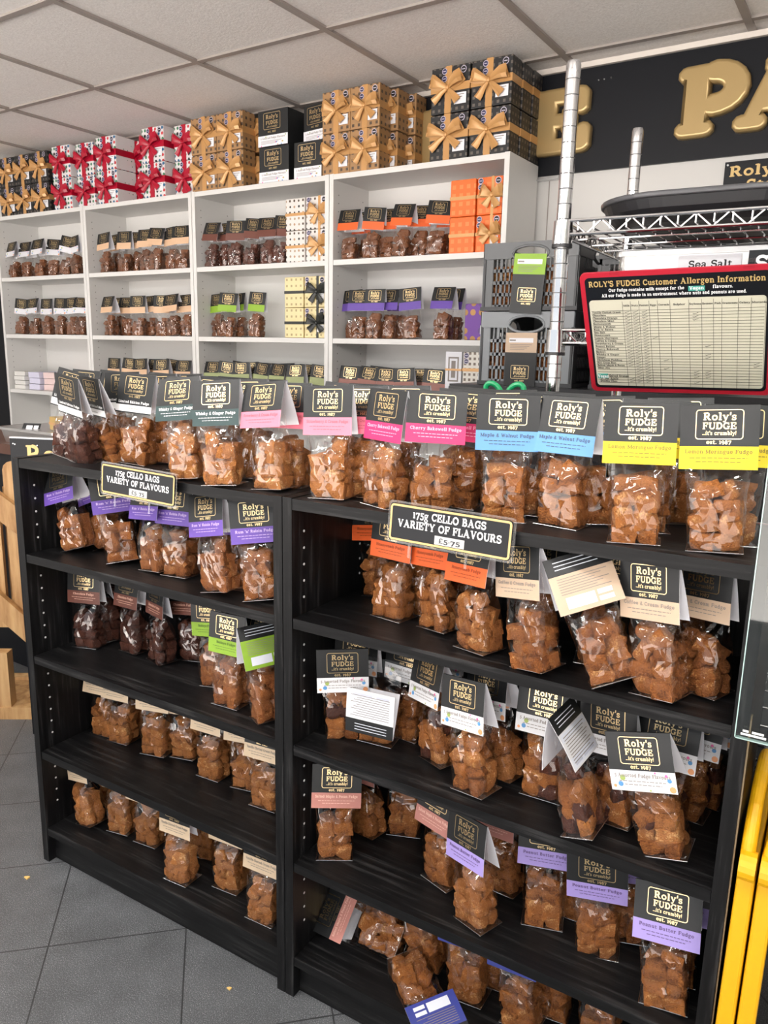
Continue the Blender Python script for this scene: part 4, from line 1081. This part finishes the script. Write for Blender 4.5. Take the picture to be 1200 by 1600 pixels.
for r_ in range(2):
    t = thing('gift_box', f'white framed box, {("bottom","top")[r_]} of two, lower shelf, right-hand white bookcase', 'gift box', (.276, WY+.03, 1.051+.1365*r_), 0, 'white framed boxes')
    mb = MB(); mb.box(0, .07, 0, .12, 0, .135); mb.build('box', WHITE_CARD, t)
    mb = MB(); frame_strip(mb, .012, .058, .02, .115, .001, .006, (0, -.0008, 0), X, Z); mb.box(.026, .044, -.001, -.0002, .035, .10); mb.build('printed_frame', GREYINK, t)
    mb = MB(); mb.box(-.001, .071, -.0016, .12, .062, .070); mb.build('ribbon', R_GOLD, t)
    gift_box(f'striped gift box, {("bottom","top")[r_]} of two, beside the white framed boxes', 'striped gift boxes', .352, WY+.03, 1.051+.1365*r_, .11, .12, .135, WR_STRIPE, R_GOLD, bow=False, seal=2, rw=.012)
# bundles of flat-packed cards on the far left bookcase
for c, (x, n, col) in enumerate(((-2.585, 4, (.72, .71, .68)), (-2.47, 3, (.66, .65, .80)), (-2.355, 3, (.80, .62, .60)))):
    m = mat('bundle_'+str(c), col, .7)
    for k in range(n):
        hh = .104/n
        mb = MB(); mb.box(-.052, .052, -.0, .17, 0, hh-.0025); o = mb.build('card_bundle', m, None, False, (x, WY+.02+.004*(k % 2)+.02*c, 1.051+hh*k))
        tag(o, f'bundle of {("off-white","pale lilac","pale pink")[c]} cards, {ORD[k]} from the bottom of its stack, far left white bookcase', 'card bundle', 'card bundles on the lower white shelf')
t = thing('paper_notice', 'white paper notice with printed lines on the back of the far left white bookcase', 'notice', (-2.42, WY+.2685, 1.19))
mb = MB(); mb.box(0, .15, -.001, 0, 0, .145); mb.build('sheet', WHITE_CARD, t)
mb = MB()
for k, w in enumerate((.08, .06, .1, .02, .1, .1, .09, .02, .1, .1, .05)): mb.box(.014, .014+w, -.0016, -.001, .126-.011*k, .130-.011*k)
mb.build('printed_lines', GREYINK, t)

# ------------------------------------------------------------------ price signs on the shelf fronts
def price_sign(label, x, z, tilt, price, w=.222, h=.07):
    t = thing('price_sign', label, 'sign', b2w(x, -.014, z), A, 'hanging price signs'); t.rotation_euler = (radians(-4), radians(tilt), A)
    mb = MB(); fr = lambda u, v, q: (u, q, v)
    mb.prism(rrect(-w/2, w/2, -h/2, h/2, .006), -.001, .003, fr); mb.box(-w*.32, -w*.30, .0005, .0020, -h/2-.022, -h/2); mb.box(w*.14, w*.16, .0005, .0020, -h/2-.022, -h/2)
    mb.build('acrylic_holder', ACRYL, t)
    mb = MB(); mb.prism(rrect(-w/2+.004, w/2-.004, -h/2+.004, h/2-.004, .005), -.0022, -.0012, fr); mb.build('card', BLACKM, t)
    mb = MB(); o = Vector((0, -.0026, 0)); frame_strip(mb, -w/2+.005, w/2-.005, -h/2+.005, h/2-.005, .006, .0035, o, X, Z); mb.build('gold_border', GOLDPAINT, t)
    mb = MB(); o = Vector((0, -.0026, 0)); text(mb, '175g CELLO BAGS', o+Z*.0105, X, Z, .0125, .128); text(mb, 'VARIETY OF FLAVOURS', o-Z*.0065, X, Z, .0125, .182); mb.build('lettering', WHITEINK, t)
    mb = MB(); mb.box(-.026, .026, -.0028, -.0023, -.0255, -.0115); q = mb.build('price_label', mat('off_white_label', (.58, .58, .56), .6), t); q.location.x = .004
    mb = MB(); text(mb, price, (0, -.0031, -.0228), X, Z, .0085, .038); mb.build('price', mat('pen_ink', (.03, .03, .04), .6), q)
price_sign('black and gold price sign hanging on the left black bookcase top edge', .437, 1.046, 1.5, '£5 75')
price_sign('black and gold price sign hanging on the right black bookcase top edge', 1.143, 1.048, 1.0, '£5•75')

# ------------------------------------------------------------------ chrome wire rack
rk = thing('wire_rack', 'chrome wire shelving rack behind the right black bookcase', 'rack', b2w(1.18, .33, 0), A)
RW, RD = .452, .46
for px_, py_ in ((0, 0), (RW, 0), (0, RD), (RW, RD)):
    # the post, with a groove turned into it every inch
    mb = MB(); prof = [(.01, .0127)]; z = .06
    while z < 1.79: prof += [(z, .0127), (z+.0003, .0122), (z+.0015, .0122), (z+.0018, .0127)]; z += .0254
    prof += [(1.812, .0127), (1.818, .0105)]
    rings = [[(px_+rr_*cos(2*pi*k/18), py_+rr_*sin(2*pi*k/18), zz) for k in range(18)] for zz, rr_ in prof]
    mb.grid(rings, 0, True); mb.face(rings[-1])
    for f_ in range(len(prof)-1):
        if prof[f_][1] < .0125 and prof[f_+1][1] < .0125: mb.m[f_*18:(f_+1)*18] = [1]*18
    p = mb.build('post', [CHROME, DARKRING], rk, True)
    for zs_ in (1.545, 1.355, .95, .62, .12):
        mb = MB(); mb.tube([(px_, py_, zs_-.028), (px_, py_, zs_+.012)], .0172, 18, 0, True, [.0178, .0165]); mb.tube([(px_, py_, zs_-.034), (px_, py_, zs_-.028)], .0185, 18, 1); mb.build('collar', [CHROME, BLACKP], p, True)
for zs_ in (1.545, 1.355, .95, .62, .12):
    mb = MB(); zt, zb = zs_+.011, zs_-.012
    for z, r_ in ((zt, .0033), (zb, .0033)):
        mb.tube([(.012, -.004, z), (RW-.012, -.004, z)], r_, 8); mb.tube([(.012, RD+.004, z), (RW-.012, RD+.004, z)], r_, 8)
        mb.tube([(-.004, .012, z), (-.004, RD-.012, z)], r_, 8); mb.tube([(RW+.004, .012, z), (RW+.004, RD-.012, z)], r_, 8)
    fo = mb.build('shelf_frame', CHROME, rk, True)
    mb = MB()
    for y in (-.004, RD+.004):
        pts = []; n = 8
        for k in range(n*2+1): pts.append((.018+(RW-.036)*k/(2*n), y, zb if k % 2 else zt))
        mb.tube(pts, .0021, 6)
    for x in (-.004, RW+.004):
        pts = []; n = 11
        for k in range(n*2+1): pts.append((x, .018+(RD-.036)*k/(2*n), zb if k % 2 else zt))
        mb.tube(pts, .0021, 6)
    mb.build('truss_wires', CHROME, fo, True)
    mb = MB()
    for k in range(1, 5): mb.tube([(0, RD*k/5, zb+.004), (RW, RD*k/5, zb+.004)], .0022, 6)
    n = 16
    for k in range(1, n): mb.tube([(RW*k/n, -.004, zt-.002), (RW*k/n, -.003, zb+.008), (RW*k/n, RD+.003, zb+.008), (RW*k/n, RD+.004, zt-.002)], .0016, 6)
    mb.build('deck_wires', CHROME, fo, True)
# things on the rack
t = thing('tray', 'large black plastic tray with grey rim on the wire rack top shelf', 'tray', b2w(1.21, .36, 1.5555), A)
mb = MB(); f = lambda u, v, q: (u, v, q)
mb.grid([[(.2+(u-.2)*k, .205+(v-.205)*k, z_) for u, v in rrect(.0, .40, .0, .41, .13, 9)] for k, z_ in ((.80, 0), (.90, .006), (.97, .020), (1.0, .036))], 0, True); mb.face([(.2+(u-.2)*.8, .205+(v-.205)*.8, 0) for u, v in rrect(0, .40, 0, .41, .13, 9)][::-1]); mb.build('body', BLACKP, t)
mb = MB(); mb.prism(rrect(-.006, .406, -.006, .416, .135, 9), .036, .046, f); o = mb.build('rim', mat('grey_black_plastic', (.06, .06, .065), .3), t); b_ = o.modifiers.new('soft', 'BEVEL'); b_.width = .004; b_.segments = 3
TUBM = film_mat('frosted_plastic', (.72, .72, .71), .45, .75, .3)
def tub(label, x, y, z, w, d, h, T, parent_extra=None, group=None):
    t = thing('plastic_tub', label, 'tub', T @ Vector((x, y, z)), T.to_euler().z, group)
    mb = MB(); k = .01
    rows = [[(u, v, zz) for u, v in rrect(k*q, w-k*q, k*q, d-k*q, .02)] for q, zz in ((1, 0), (0, h), )]
    mb.grid(rows, 0, True); mb.face(list(reversed(rows[0]))); mb.build('body', TUBM, t)
    mb = MB(); mb.prism(rrect(-.006, w+.006, -.006, d+.006, .022), h, h+.010, lambda u, v, q: (u, v, q)); mb.build('lid', TUBM, t)
    return t
t = tub('frosted plastic tub with a handwritten Sea Salt label on the rack', 1.235, .50, 1.366, .30, .25, .145, TB)
mb = MB(); mb.box(.115, .225, -.0025, -.001, .11, .143); q = mb.build('paper_label', WHITE_CARD, t)
mb = MB(); text(mb, 'Sea Salt', (.172, -.003, .120), X, Z, .013, .075); mb.build('handwriting', INK, q)
t = thing('black_label_sign', 'small black sign with white lettering beside the Sea Salt tub', 'sign', b2w(1.478, .44, 1.3665), A)
mb = MB(); mb.box(0, .11, 0, .004, 0, .14); mb.build('board', BLACKM, t)
mb = MB(); text(mb, 'Sea', (.012, -.0006, .105), X, Z, .026, None, 0); mb.build('lettering', WHITEINK, t)

# allergen notice clipped to the rack
t = thing('allergen_notice', 'red framed allergen information chart hanging on the wire rack', 'notice', b2w(1.257, .197, 1.452), A)
t.rotation_euler = (radians(30.5), radians(-1.0), A)          # hung from its top edge, foot tucked back
nw, nh = .290, .222
RED = mat('red_frame', (.40, .014, .030), .35)
mb = MB(); fr = lambda u, v, q: (u, q, v)
mb.prism(rrect(0, nw, -nh, 0, .010), 0, .004, fr); mb.build('frame', RED, t)
mb = MB(); mb.prism(rrect(.008, nw-.008, -nh+.008, -.008, .007), -.0008, .0005, fr); mb.build('black_field', BLACKM, t)
TABLEC = mat('cream_table', (.52, .50, .40), .4)
mb = MB(); mb.prism(rrect(.012, nw-.012, -nh+.013, -.047, .006), -.0014, -.0003, fr); tb = mb.build('table', TABLEC, t)
mb = MB(); e = -.0019
text(mb, "ROLY'S FUDGE Customer Allergen Information", (nw/2, e, -.0235), X, Z, .0098, nw*.90); hl = mb.build('heading', GOLDPAINT, t)
mb = MB(); text(mb, 'Our fudge contains milk except for the', (.046, e, -.0325), X, Z, .0055, .116, 0); text(mb, 'flavours.', (.203, e, -.0325), X, Z, .0055, .028, 0)
text(mb, 'All our fudge is made in an environment where nuts and peanuts are used.', (nw*.49, e, -.0415), X, Z, .0055, .216); mb.build('subheading', WHITEINK, t)
mb = MB(); mb.box(.168, .192, e-.0002, e+.0006, -.036, -.028, 0); text(mb, 'Vegan', (.180, e-.0005, -.0335), X, Z, .0055, .021, .5, 1)
mb.box(.014, .032, e-.0002, e+.0006, -.1945, -.1855, 0); text(mb, 'Vegan', (.024, e-.0005, -.193), X, Z, .0062, .019, .5, 1); mb.build('vegan_sticker', [mat('teal', (.05, .30, .25), .5), WHITEINK], t)
mb = MB(); cx = [.066, .079, .092, .108, .121, .140, .168, .187, .204, .216, .239, .257, .277, .293]
y0, y1 = -.050, -.209; lines = 27
rowh = (.158-.016)/lines
for x in cx: mb.box(x-.0002, x+.0002, e, e+.0004, y1, y0)
for k in range(lines): z = -.066-rowh*k; mb.box(.0145, nw-.0145, e, e+.0004, z-.00016, z+.00016)
heads = ['Milk', 'Nuts', 'Peanuts', 'Eggs', 'Cereals', 'Sulphur', 'Soybeans', 'Sesame', 'Fish', 'Crustaceans', 'Celery', 'Mustard', 'Lupin', 'Molluscs']
for k, s in enumerate(heads):
    a = cx[k]; b = cx[k+1] if k < 13 else nw-.013; text(mb, s, ((a+b)/2, e, -.059), X, Z, .0033, min(b-a-.002, twidth(s)*.0046))
rows_ = ['Vanilla Clotted Cream', 'Chocolate', 'Chocolate Orange', 'Chocolate Mint', 'Butterscotch', 'Maple & Walnut', "Rum 'n' Raisin", 'Sea Salt', 'Honeycomb', 'Lemon Meringue', 'Coffee & Cream', 'Strawberry & Cream', 'Peanut Butter', 'Cherry Bakewell', 'Baileys', 'Whisky & Ginger', 'Ginger', 'Christmas Pudding', 'Hot Cross Bun', 'Salted Maple & Pecan', 'Mint Ale']
for k, s in enumerate(rows_): text(mb, s, (.0155, e, -.066-rowh*(k+1)+.0012), X, Z, .0034, min(.047, twidth(s)*.0047), 0)
for k, s in ((23, 'Vegan Salted Orange'), (24, 'Toffee Apple'), (25, 'Double Choc')): text(mb, s, (.018, e, -.066-rowh*(k+1)+.0010), X, Z, .0040, twidth(s)*.0048, 0)
def tickm(c, k):
    a = (cx[c]+cx[c+1])/2; z = -.066-rowh*(k+.75)
    mb.face([(a-.004, e, z+.0012), (a-.002, e, z), (a-.0016, e, z+.0007), (a-.0036, e, z+.0017)]); mb.face([(a-.002, e, z), (a+.0048, e, z+.0028), (a+.0046, e, z+.0034), (a-.0022, e, z+.0008)])
for k in range(26):
    if k < 20 or k >= 22: tickm(0, k) if k not in (22, 23) else None; 
    tickm(1, k); tickm(2, k)
for c, k in ((6, 1), (6, 2), (6, 3), (3, 9), (7, 12), (7, 15), (7, 16), (4, 17), (11, 18), (11, 19), (4, 20), (6, 21), (7, 21), (6, 22), (7, 22), (6, 23), (7, 23), (6, 25)): tickm(c, k)
mb.build('grid_lines_and_entries', INK, tb)
mb = MB(); mb.box(.05, .065, -.002, .012, -.004, .006); mb.box(.245, .26, -.002, .012, -.004, .006); mb.build('clip', ACRYL, t)

# ------------------------------------------------------------------ crates on a black cabinet
t = thing('cabinet', 'black cabinet under the folding crates, behind the wire rack', 'cabinet', (.57, 1.19, 0))
mb = MB(); mb.box(0, 1.0, .03, .70, .0, 1.195); mb.build('body', BLACKM, t)
mb = MB(); mb.box(-.015, 1.03, 0, .715, 1.195, 1.222); mb.build('worktop', BLACKP, t)
mb = MB()
for x in (.01, .51): mb.box(x, x+.48, .012, .029, .06, 1.17)
mb.build('door', BLACKP, t)
CR1 = mat('grey_crate', (.23, .245, .26), .45); CR2 = mat('dark_grey_crate', (.11, .115, .12), .45); CR3 = mat('charcoal_crate', (.03, .031, .034), .45)
def crate(label, x, y, z, w, d, h, m, rim_m, handle=True):
    t = thing('folding_crate', label, 'crate', (x, y, z), 0, 'folding plastic crates')
    def wall(L, T):
        mb = MB(); th = .008
        hw, hz0, hz1 = L*.19, h*.73, h*.94
        # slotted panel: posts and bars; slots in four rows
        z0, z1 = .012, h-.048
        mb.box(0, L, 0, th, h-.046, h-.022) if not handle else None
        nc = int(L/.0145); rows = [(z0, .006), ]
        xs = [L*k/nc for k in range(nc+1)]
        for k, x in enumerate(xs):
            wdt = .0085 if k % 4 == 0 else .0045
            if handle and abs(x-L/2) < hw and True: mb.box(x-wdt/2, x+wdt/2, 0, th*.8, z0, hz0-.012)
            else: mb.box(x-wdt/2, x+wdt/2, 0, th*.8, z0, z1+.002)
        for zz in (z0, z0+(z1-z0)*.25, z0+(z1-z0)*.5, z0+(z1-z0)*.75):
            mb.box(0, L, 0, th, zz-.004, zz+.006)
        mb.box(0, L*.10, -.001, th, z0, z1); mb.box(L*.90, L, -.001, th, z0, z1)
        if handle:
            # rim bar arched over an oval hand hole
            n = 20; top, bot = [], []
            for k in range(n+1):
                u = L*k/n; q = (u-L/2)/hw
                top.append((u, 0, h)); bot.append((u, 0, (hz0+hz1)/2+(hz1-hz0)/2*sqrt(max(0, 1-q*q)) if abs(q) < 1 else z1))
            for k in range(n):
                a, b, c, e_ = bot[k], bot[k+1], top[k+1], top[k]
                mb.face([(a[0], -.004, a[2]), (b[0], -.004, b[2]), (c[0], -.004, c[2]), (e_[0], -.004, e_[2])]); mb.face([(e_[0], th, e_[2]), (c[0], th, c[2]), (b[0], th, b[2]), (a[0], th, a[2])])
                mb.face([(e_[0], -.004, e_[2]), (c[0], -.004, c[2]), (c[0], th, c[2]), (e_[0], th, e_[2])]); mb.face([(a[0], th, a[2]), (b[0], th, b[2]), (b[0], -.004, b[2]), (a[0], -.004, a[2])])
            ring = [(L/2+hw*1.03*cos(2*pi*k/28), -.002, (hz0+hz1)/2+(hz1-hz0)/2*1.06*sin(2*pi*k/28)) for k in range(29)]
            mb.tube(ring, .0045, 6)
        else: mb.box(0, L, -.004, th, h-.03, h)
        return mb.xf(T)
    for T in (Matrix.Identity(4), Matrix.Translation((w, d, 0)) @ Matrix.Rotation(pi, 4, 'Z')): wall(w, T).build('end_panel', m, t)
    for T in (Matrix.Translation((w, 0, 0)) @ Matrix.Rotation(pi/2, 4, 'Z'), Matrix.Translation((0, d, 0)) @ Matrix.Rotation(-pi/2, 4, 'Z')): wall(d, T).build('side_panel', rim_m, t)
    mb = MB(); mb.box(-.006, w+.006, -.006, d+.006, 0, .012); mb.build('base', rim_m, t)
    return t
crate('mid grey folding crate with lime green card, on top of the paler crate', .632, 1.25, 1.452, .305, .42, .203, CR2, CR3)
crate('pale grey folding crate with tan card, under the darker grey crate', .632, 1.25, 1.2225, .305, .42, .226, CR1, CR3)
for r_ in range(2): crate(f'charcoal folding crate, {("lower","upper")[r_]} one, half hidden by the allergen chart', .99, 1.28, 1.2225+.205*r_, .33, .40, .20, CR3, BLACKP, False)
# fudge inside the crates shows through the slots
for z, nm in ((1.465, 'upper'), (1.236, 'lower')):
    mb = MB(); r = random.Random(4); e_ = [tuple(v.co) for v in CHUNKS[0].vertices]; fs_ = [tuple(p.vertices) for p in CHUNKS[0].polygons]
    q = MB(); q.v = e_; q.f = fs_; q.m = [0]*len(fs_)
    for i in range(9):
        for j in range(4):
            for k in range(2):
                T = Matrix.Translation((.66+.031*i, 1.285+.03*k, z+.02+.029*j)) @ Euler((r.uniform(-.5, .5), r.uniform(-.5, .5), r.uniform(-.5, .5))).to_matrix().to_4x4() @ Matrix.Diagonal((.031, .027, .028, 1))
                mb.add(q, T)
    tag(mb.build('fudge_pile', FUDGE_RICH, None), f'heap of loose fudge seen through the slots of the {nm} grey crate', 'fudge', None, 'stuff')
# opened-out header cards hanging on the crates
def hang_card(label, x, y, z, fl, tilt, flipcol):
    t = thing('hanging_card', label, 'card', (x, y, z), 0, None); t.rotation_euler = (0, radians(tilt), 0)
    mb = MB(); w = .052
    bm_ = FL[fl][0]
    mb.box(-w, w, -.0006, .0006, -.060, 0, 0); mb.box(-w, w, -.0006, .0006, -.165, -.060, 1)
    mb.box(-w, w, -.0006, .0006, -.195, -.165, 2) if flipcol else mb.box(-w, w, -.0006, .0006, -.175, -.165, 1)
    mb.build('card', [bm_, BLACK_CARD, bm_], t)
    mb = MB(); c = Vector((0, -.0011, -.120)); frame_strip(mb, -.030, .030, -.0205, .0205, .0045, .0012, c, X, Z)
    text(mb, "Roly's", c+Z*.005, X, Z, .0105, .041); text(mb, 'FUDGE', c-Z*.0075, X, Z, .0095, .042); text(mb, "...it's crumbly!", c-Z*.0155, X, Z, .0056, .042); text(mb, 'est. 1987', c-Z*.029, X, Z, .0058, .031)
    mb.build('logo', [GOLD], t)
    mb = MB(); mb.box(-.040, .040, -.0012, -.0006, -.030, -.016, 0); mb.box(-.038, -.018, -.0015, -.0012, -.025, -.021, 1)
    for k in range(4): mb.box(-.036, .036-.008*k, -.0012, -.0006, -.037-.005*k, -.0355-.005*k, 1)
    mb.build('small_print', [WHITE_CARD, GREYINK], t)
hang_card('lime green and black card hanging on the upper grey crate', .79, 1.239, 1.618, 'baileys', 3, False)
hang_card('tan and black card hanging on the lower grey crate', .775, 1.239, 1.385, 'coffee', 0, True)

# ------------------------------------------------------------------ green scissors in a pot
sx_, sy_ = 1.119, .262
t = thing('pen_pot', 'small grey metal pot behind the bags on the right black bookcase top', 'pot', b2w(sx_, sy_-.012, 1.0595), A)
mb = MB(); rows = [[(.017*cos(2*pi*k/18), .013*sin(2*pi*k/18), z) for k in range(18)] for z in (0, .08)]; mb.grid(rows, 0, True); mb.face(rows[0][::-1]); mb.build('cup', STEEL, t, True)
t = thing('scissors', 'green handled scissors standing behind the sky-blue banded bags', 'scissors', b2w(sx_, sy_-.012, 1.064), A)
GREENP = mat('green_plastic', (.01, .30, .11), .3)
for s in (-1, 1):
    mb = MB(); P = []
    for k in range(25):
        a = 2*pi*k/24; x_ = .0195+.0155*cos(a); z_ = .186+.019*sin(a)*1.0
        P.append((s*(x_+.35*(z_-.186)*1.0), -.006+.002*s, z_))
    mb.tube(P, .0052, 10, 0, False); mb.tube([(s*.012, -.006+.002*s, .170), (s*.004, -.004+.002*s, .140), (0, .002*s, .115)], .0055, 10)
    h_ = mb.build('handle', GREENP, t, True)
    mb = MB(); mb.prism([(-.006, .12), (.006, .12), (.004, .06), (0, .002), (-.004, .06)], -.0005, .0005, lambda u, v, q: (u, q+.0015*s, v)); mb.build('blade', STEEL, t)

# ------------------------------------------------------------------ glass screen at the right of the bookcases
t = thing('glass_screen', 'clear upright glass pane overlapping the right end of the right black bookcase', 'glass', b2w(1.586, -.045, .838), A)
mb = MB(); mb.box(0, .75, 0, .006, 0, .95); mb.build('pane', GLASS, t)
mb = MB(); mb.box(-.0012, 0, 0, .006, 0, .95); mb.box(0, .75, 0, .006, -.0014, 0); mb.build('edge', GLASSEDGE, t)
mb = MB()
for k, (a, b, z) in enumerate(((.008, .015, .010), (.019, .033, .010), (.006, .036, .0055))): mb.box(a, b, -.0006, -.0002, z, z+.0028)
mb.build('etched_mark', WHITEINK, t)
mb = MB(); mb.box(.75, .775, -.01, .016, -.838, .95); mb.build('upright', CHROME, t)

# ------------------------------------------------------------------ folded yellow floor sign
YEL = mat('yellow_plastic', (.76, .40, .004), .4)
t = thing('wet_floor_sign', 'yellow plastic floor sign folded flat beside the right black bookcase', 'floor sign', b2w(1.6015, -.055, 0), A)
t.rotation_euler = (0, radians(0.4), A)
for s in (0, 1):
    mb = MB(); prof = [(0, .01), (.03, .005), (.33, .005), (.36, .01), (.305, .635)]
    x0 = .001+.0265*s
    mb.prism(prof[:5]+[(.055, .635)], x0, x0+.0235, lambda u, v, q: (q, u, v))
    arch = [(.18+.117*cos(radians(180*k/12)), .640+.085*sin(radians(180*k/12))) for k in range(13)]
    mb.tube([(x0+.0095+.012*sin(pi*k/12)*s, u, v) for k, (u, v) in enumerate(arch)], .0105, 8)
    o = mb.build('leaf', YEL, t)
    bv = o.modifiers.new('soft', 'BEVEL'); bv.width = .004; bv.segments = 2; bv.limit_method = 'ANGLE'
    for yy in (.055, .305): mb = MB(); mb.tube([(x0+.001, yy, .632), (x0+.0225, yy, .632)], .021, 16); mb.build('hinge', YEL, t)
# counter beyond the screen
BRWOOD = mat('brown_wood', (.10, .045, .02), .5)
n_ = noise(BRWOOD, objco(BRWOOD, (30, 30, 3)), 1, 5, .6); r_ = ramp(BRWOOD, [(.35, (.05, .02, .009)), (.65, (.16, .075, .035))]); lk(BRWOOD, n_.outputs['Fac'], r_.inputs[0]); lk(BRWOOD, r_.outputs[0], bsdf(BRWOOD).inputs['Base Color'])
t = thing('counter', 'brown wood counter end with white base, beyond the yellow floor sign', 'counter', b2w(1.70, .02, 0), A)
mb = MB(); mb.box(0, .55, 0, .62, .43, .70); mb.build('body', BRWOOD, t)
mb = MB(); mb.box(-.01, .56, -.02, .63, 0, .43); mb.build('base', WHITE_LAM, t)

# ------------------------------------------------------------------ far left: wooden gate, counter, tub, sign board
PINE = mat('pine_wood', (.55, .32, .13), .55)
n_ = noise(PINE, objco(PINE, (30, 30, 3.5)), 1, 6, .6); r_ = ramp(PINE, [(.3, (.33, .155, .05)), (.5, (.55, .32, .135)), (.72, (.68, .44, .21))]); lk(PINE, n_.outputs['Fac'], r_.inputs[0]); lk(PINE, r_.outputs[0], bsdf(PINE).inputs['Base Color'])
GA = radians(35)
t = thing('picket_gate', 'pale pine picket gate with diagonal braces left of the black bookcases', 'gate', (-.79, .40, 0), GA)
for k in range(12):
    x = -.62+.088*k; top = .975-.006*k
    pr = [(x-.033, .33), (x+.033, .33), (x+.033, top-.03)]+[(x+.033*cos(radians(a)), top-.03+.03*sin(radians(a))) for a in (30, 60, 90, 120, 150)]+[(x-.033, top-.03)]
    mb = MB(); mb.prism(pr, 0, .018, lambda u, v, q: (u, q, v)); mb.build('picket', PINE, t)
for z0, z1 in ((.93, .72), (.58, .27)):
    mb = MB(); mb.prism([(-.13, z0-.05-.02), (.39, z1-.28), (.39, z1-.18), (-.13, z0+.05-.02)], -.026, -.0005, lambda u, v, q: (u, q, v)); mb.build('brace', PINE, t)
mb = MB(); mb.box(-.70, .40, -.05, .03, 0, .045); mb.build('bottom_rail', PINE, t)
mb = MB(); mb.box(-.035, .035, -.045, -.0008, .0455, .25); mb.build('corner_block', PINE, t)
mb = MB(); mb.box(-.70, .06, .20, .24, 0, .05); mb.box(-.06, .06, .035, .20, 0, .04); mb.build('rear_rail', PINE, t)
for k in range(4):
    x = -.6+.2*k
    mb = MB(); mb.box(x-.05, x+.05, .21, .23, .35, .80); mb.build('rear_board', PINE, t)
t = thing('counter', 'dark brown topped counter behind the left black bookcase, carrying a plastic tub', 'counter', (-1.75, .66, 0))
mb = MB(); mb.box(.02, 1.08, .02, .50, 0, .895); mb.build('body', BLACKM, t)
mb = MB(); mb.box(0, 1.10, 0, .52, .895, .935); mb.build('top', mat('red_brown_wood', (.10, .04, .025), .45), t)
tub('low frosted plastic tub of oddments on the brown counter', -1.19, .69, .9355, .36, .26, .05, Matrix.Identity(4))
gift_box('small gold ribboned box tilted on the frosted tub', None, -.93, .74, .998, .07, .06, .05, mat('wrap_gold_plain', (.50, .33, .10), .35), R_GOLD, bow=False, tagl=False, seal=False, rz=-18, rw=.010)
t = thing('printed_card', 'small black and white printed card lying on the frosted tub', 'card', (-1.02, .72, .998), radians(20)); t.rotation_euler = (radians(50), 0, radians(30))
mb = MB(); mb.box(-.035, .035, -.022, .022, 0, .001, 0); mb.build('card', BLACK_CARD, t)
mb = MB(); mb.box(-.02, .005, -.014, .012, .001, .0014); mb.box(.01, .028, -.014, .012, .001, .0014); mb.build('white_print', WHITE_CARD, t)
BA = radians(24)
t = thing('sign_board', 'black standing sign board with gold lettering behind the left black bookcase', 'sign', (-.575, .36, 0), BA)
mb = MB(); mb.box(0, .60, 0, .012, 0, 1.025); mb.build('board', BLACKM, t)
mb = MB(); mb.box(-.0, .60, -.0012, .013, 1.025, 1.029); mb.build('white_edge', WHITE_CARD, t)
mb = MB(); text(mb, "Roly's", (.055, -.0014, .950), X, Z, .055, .23, 0); mb.build('lettering', GOLDPAINT, t)
mb = MB()
for u, v in ((.012, 1.008), (.018, 1.006), (.095, 1.005)): mb.tube([(u, -.002, v), (u, .0, v)], .0022, 8)
mb.build('screw', STEEL, t)
# crumbs on the tiles
for (x, y, s, w_) in ((.086, -.085, .012, 'left, larger'), (.749, -.049, .009, 'right, smaller')):
    mb = MB(); q = MB(); q.v = [tuple(v.co) for v in CHUNKS[1].vertices]; q.f = [tuple(p.vertices) for p in CHUNKS[1].polygons]; q.m = [0]*len(q.f)
    mb.add(q, Matrix.Diagonal((s, s*.7, s*.35, 1))); o = mb.build('crumb', mat('crumb_yellow', (.75, .5, .16), .7), None, False, (x, y, s*.2))
    tag(o, f'yellow fudge crumb on the dark floor tiles, the {w_} one', 'crumb')
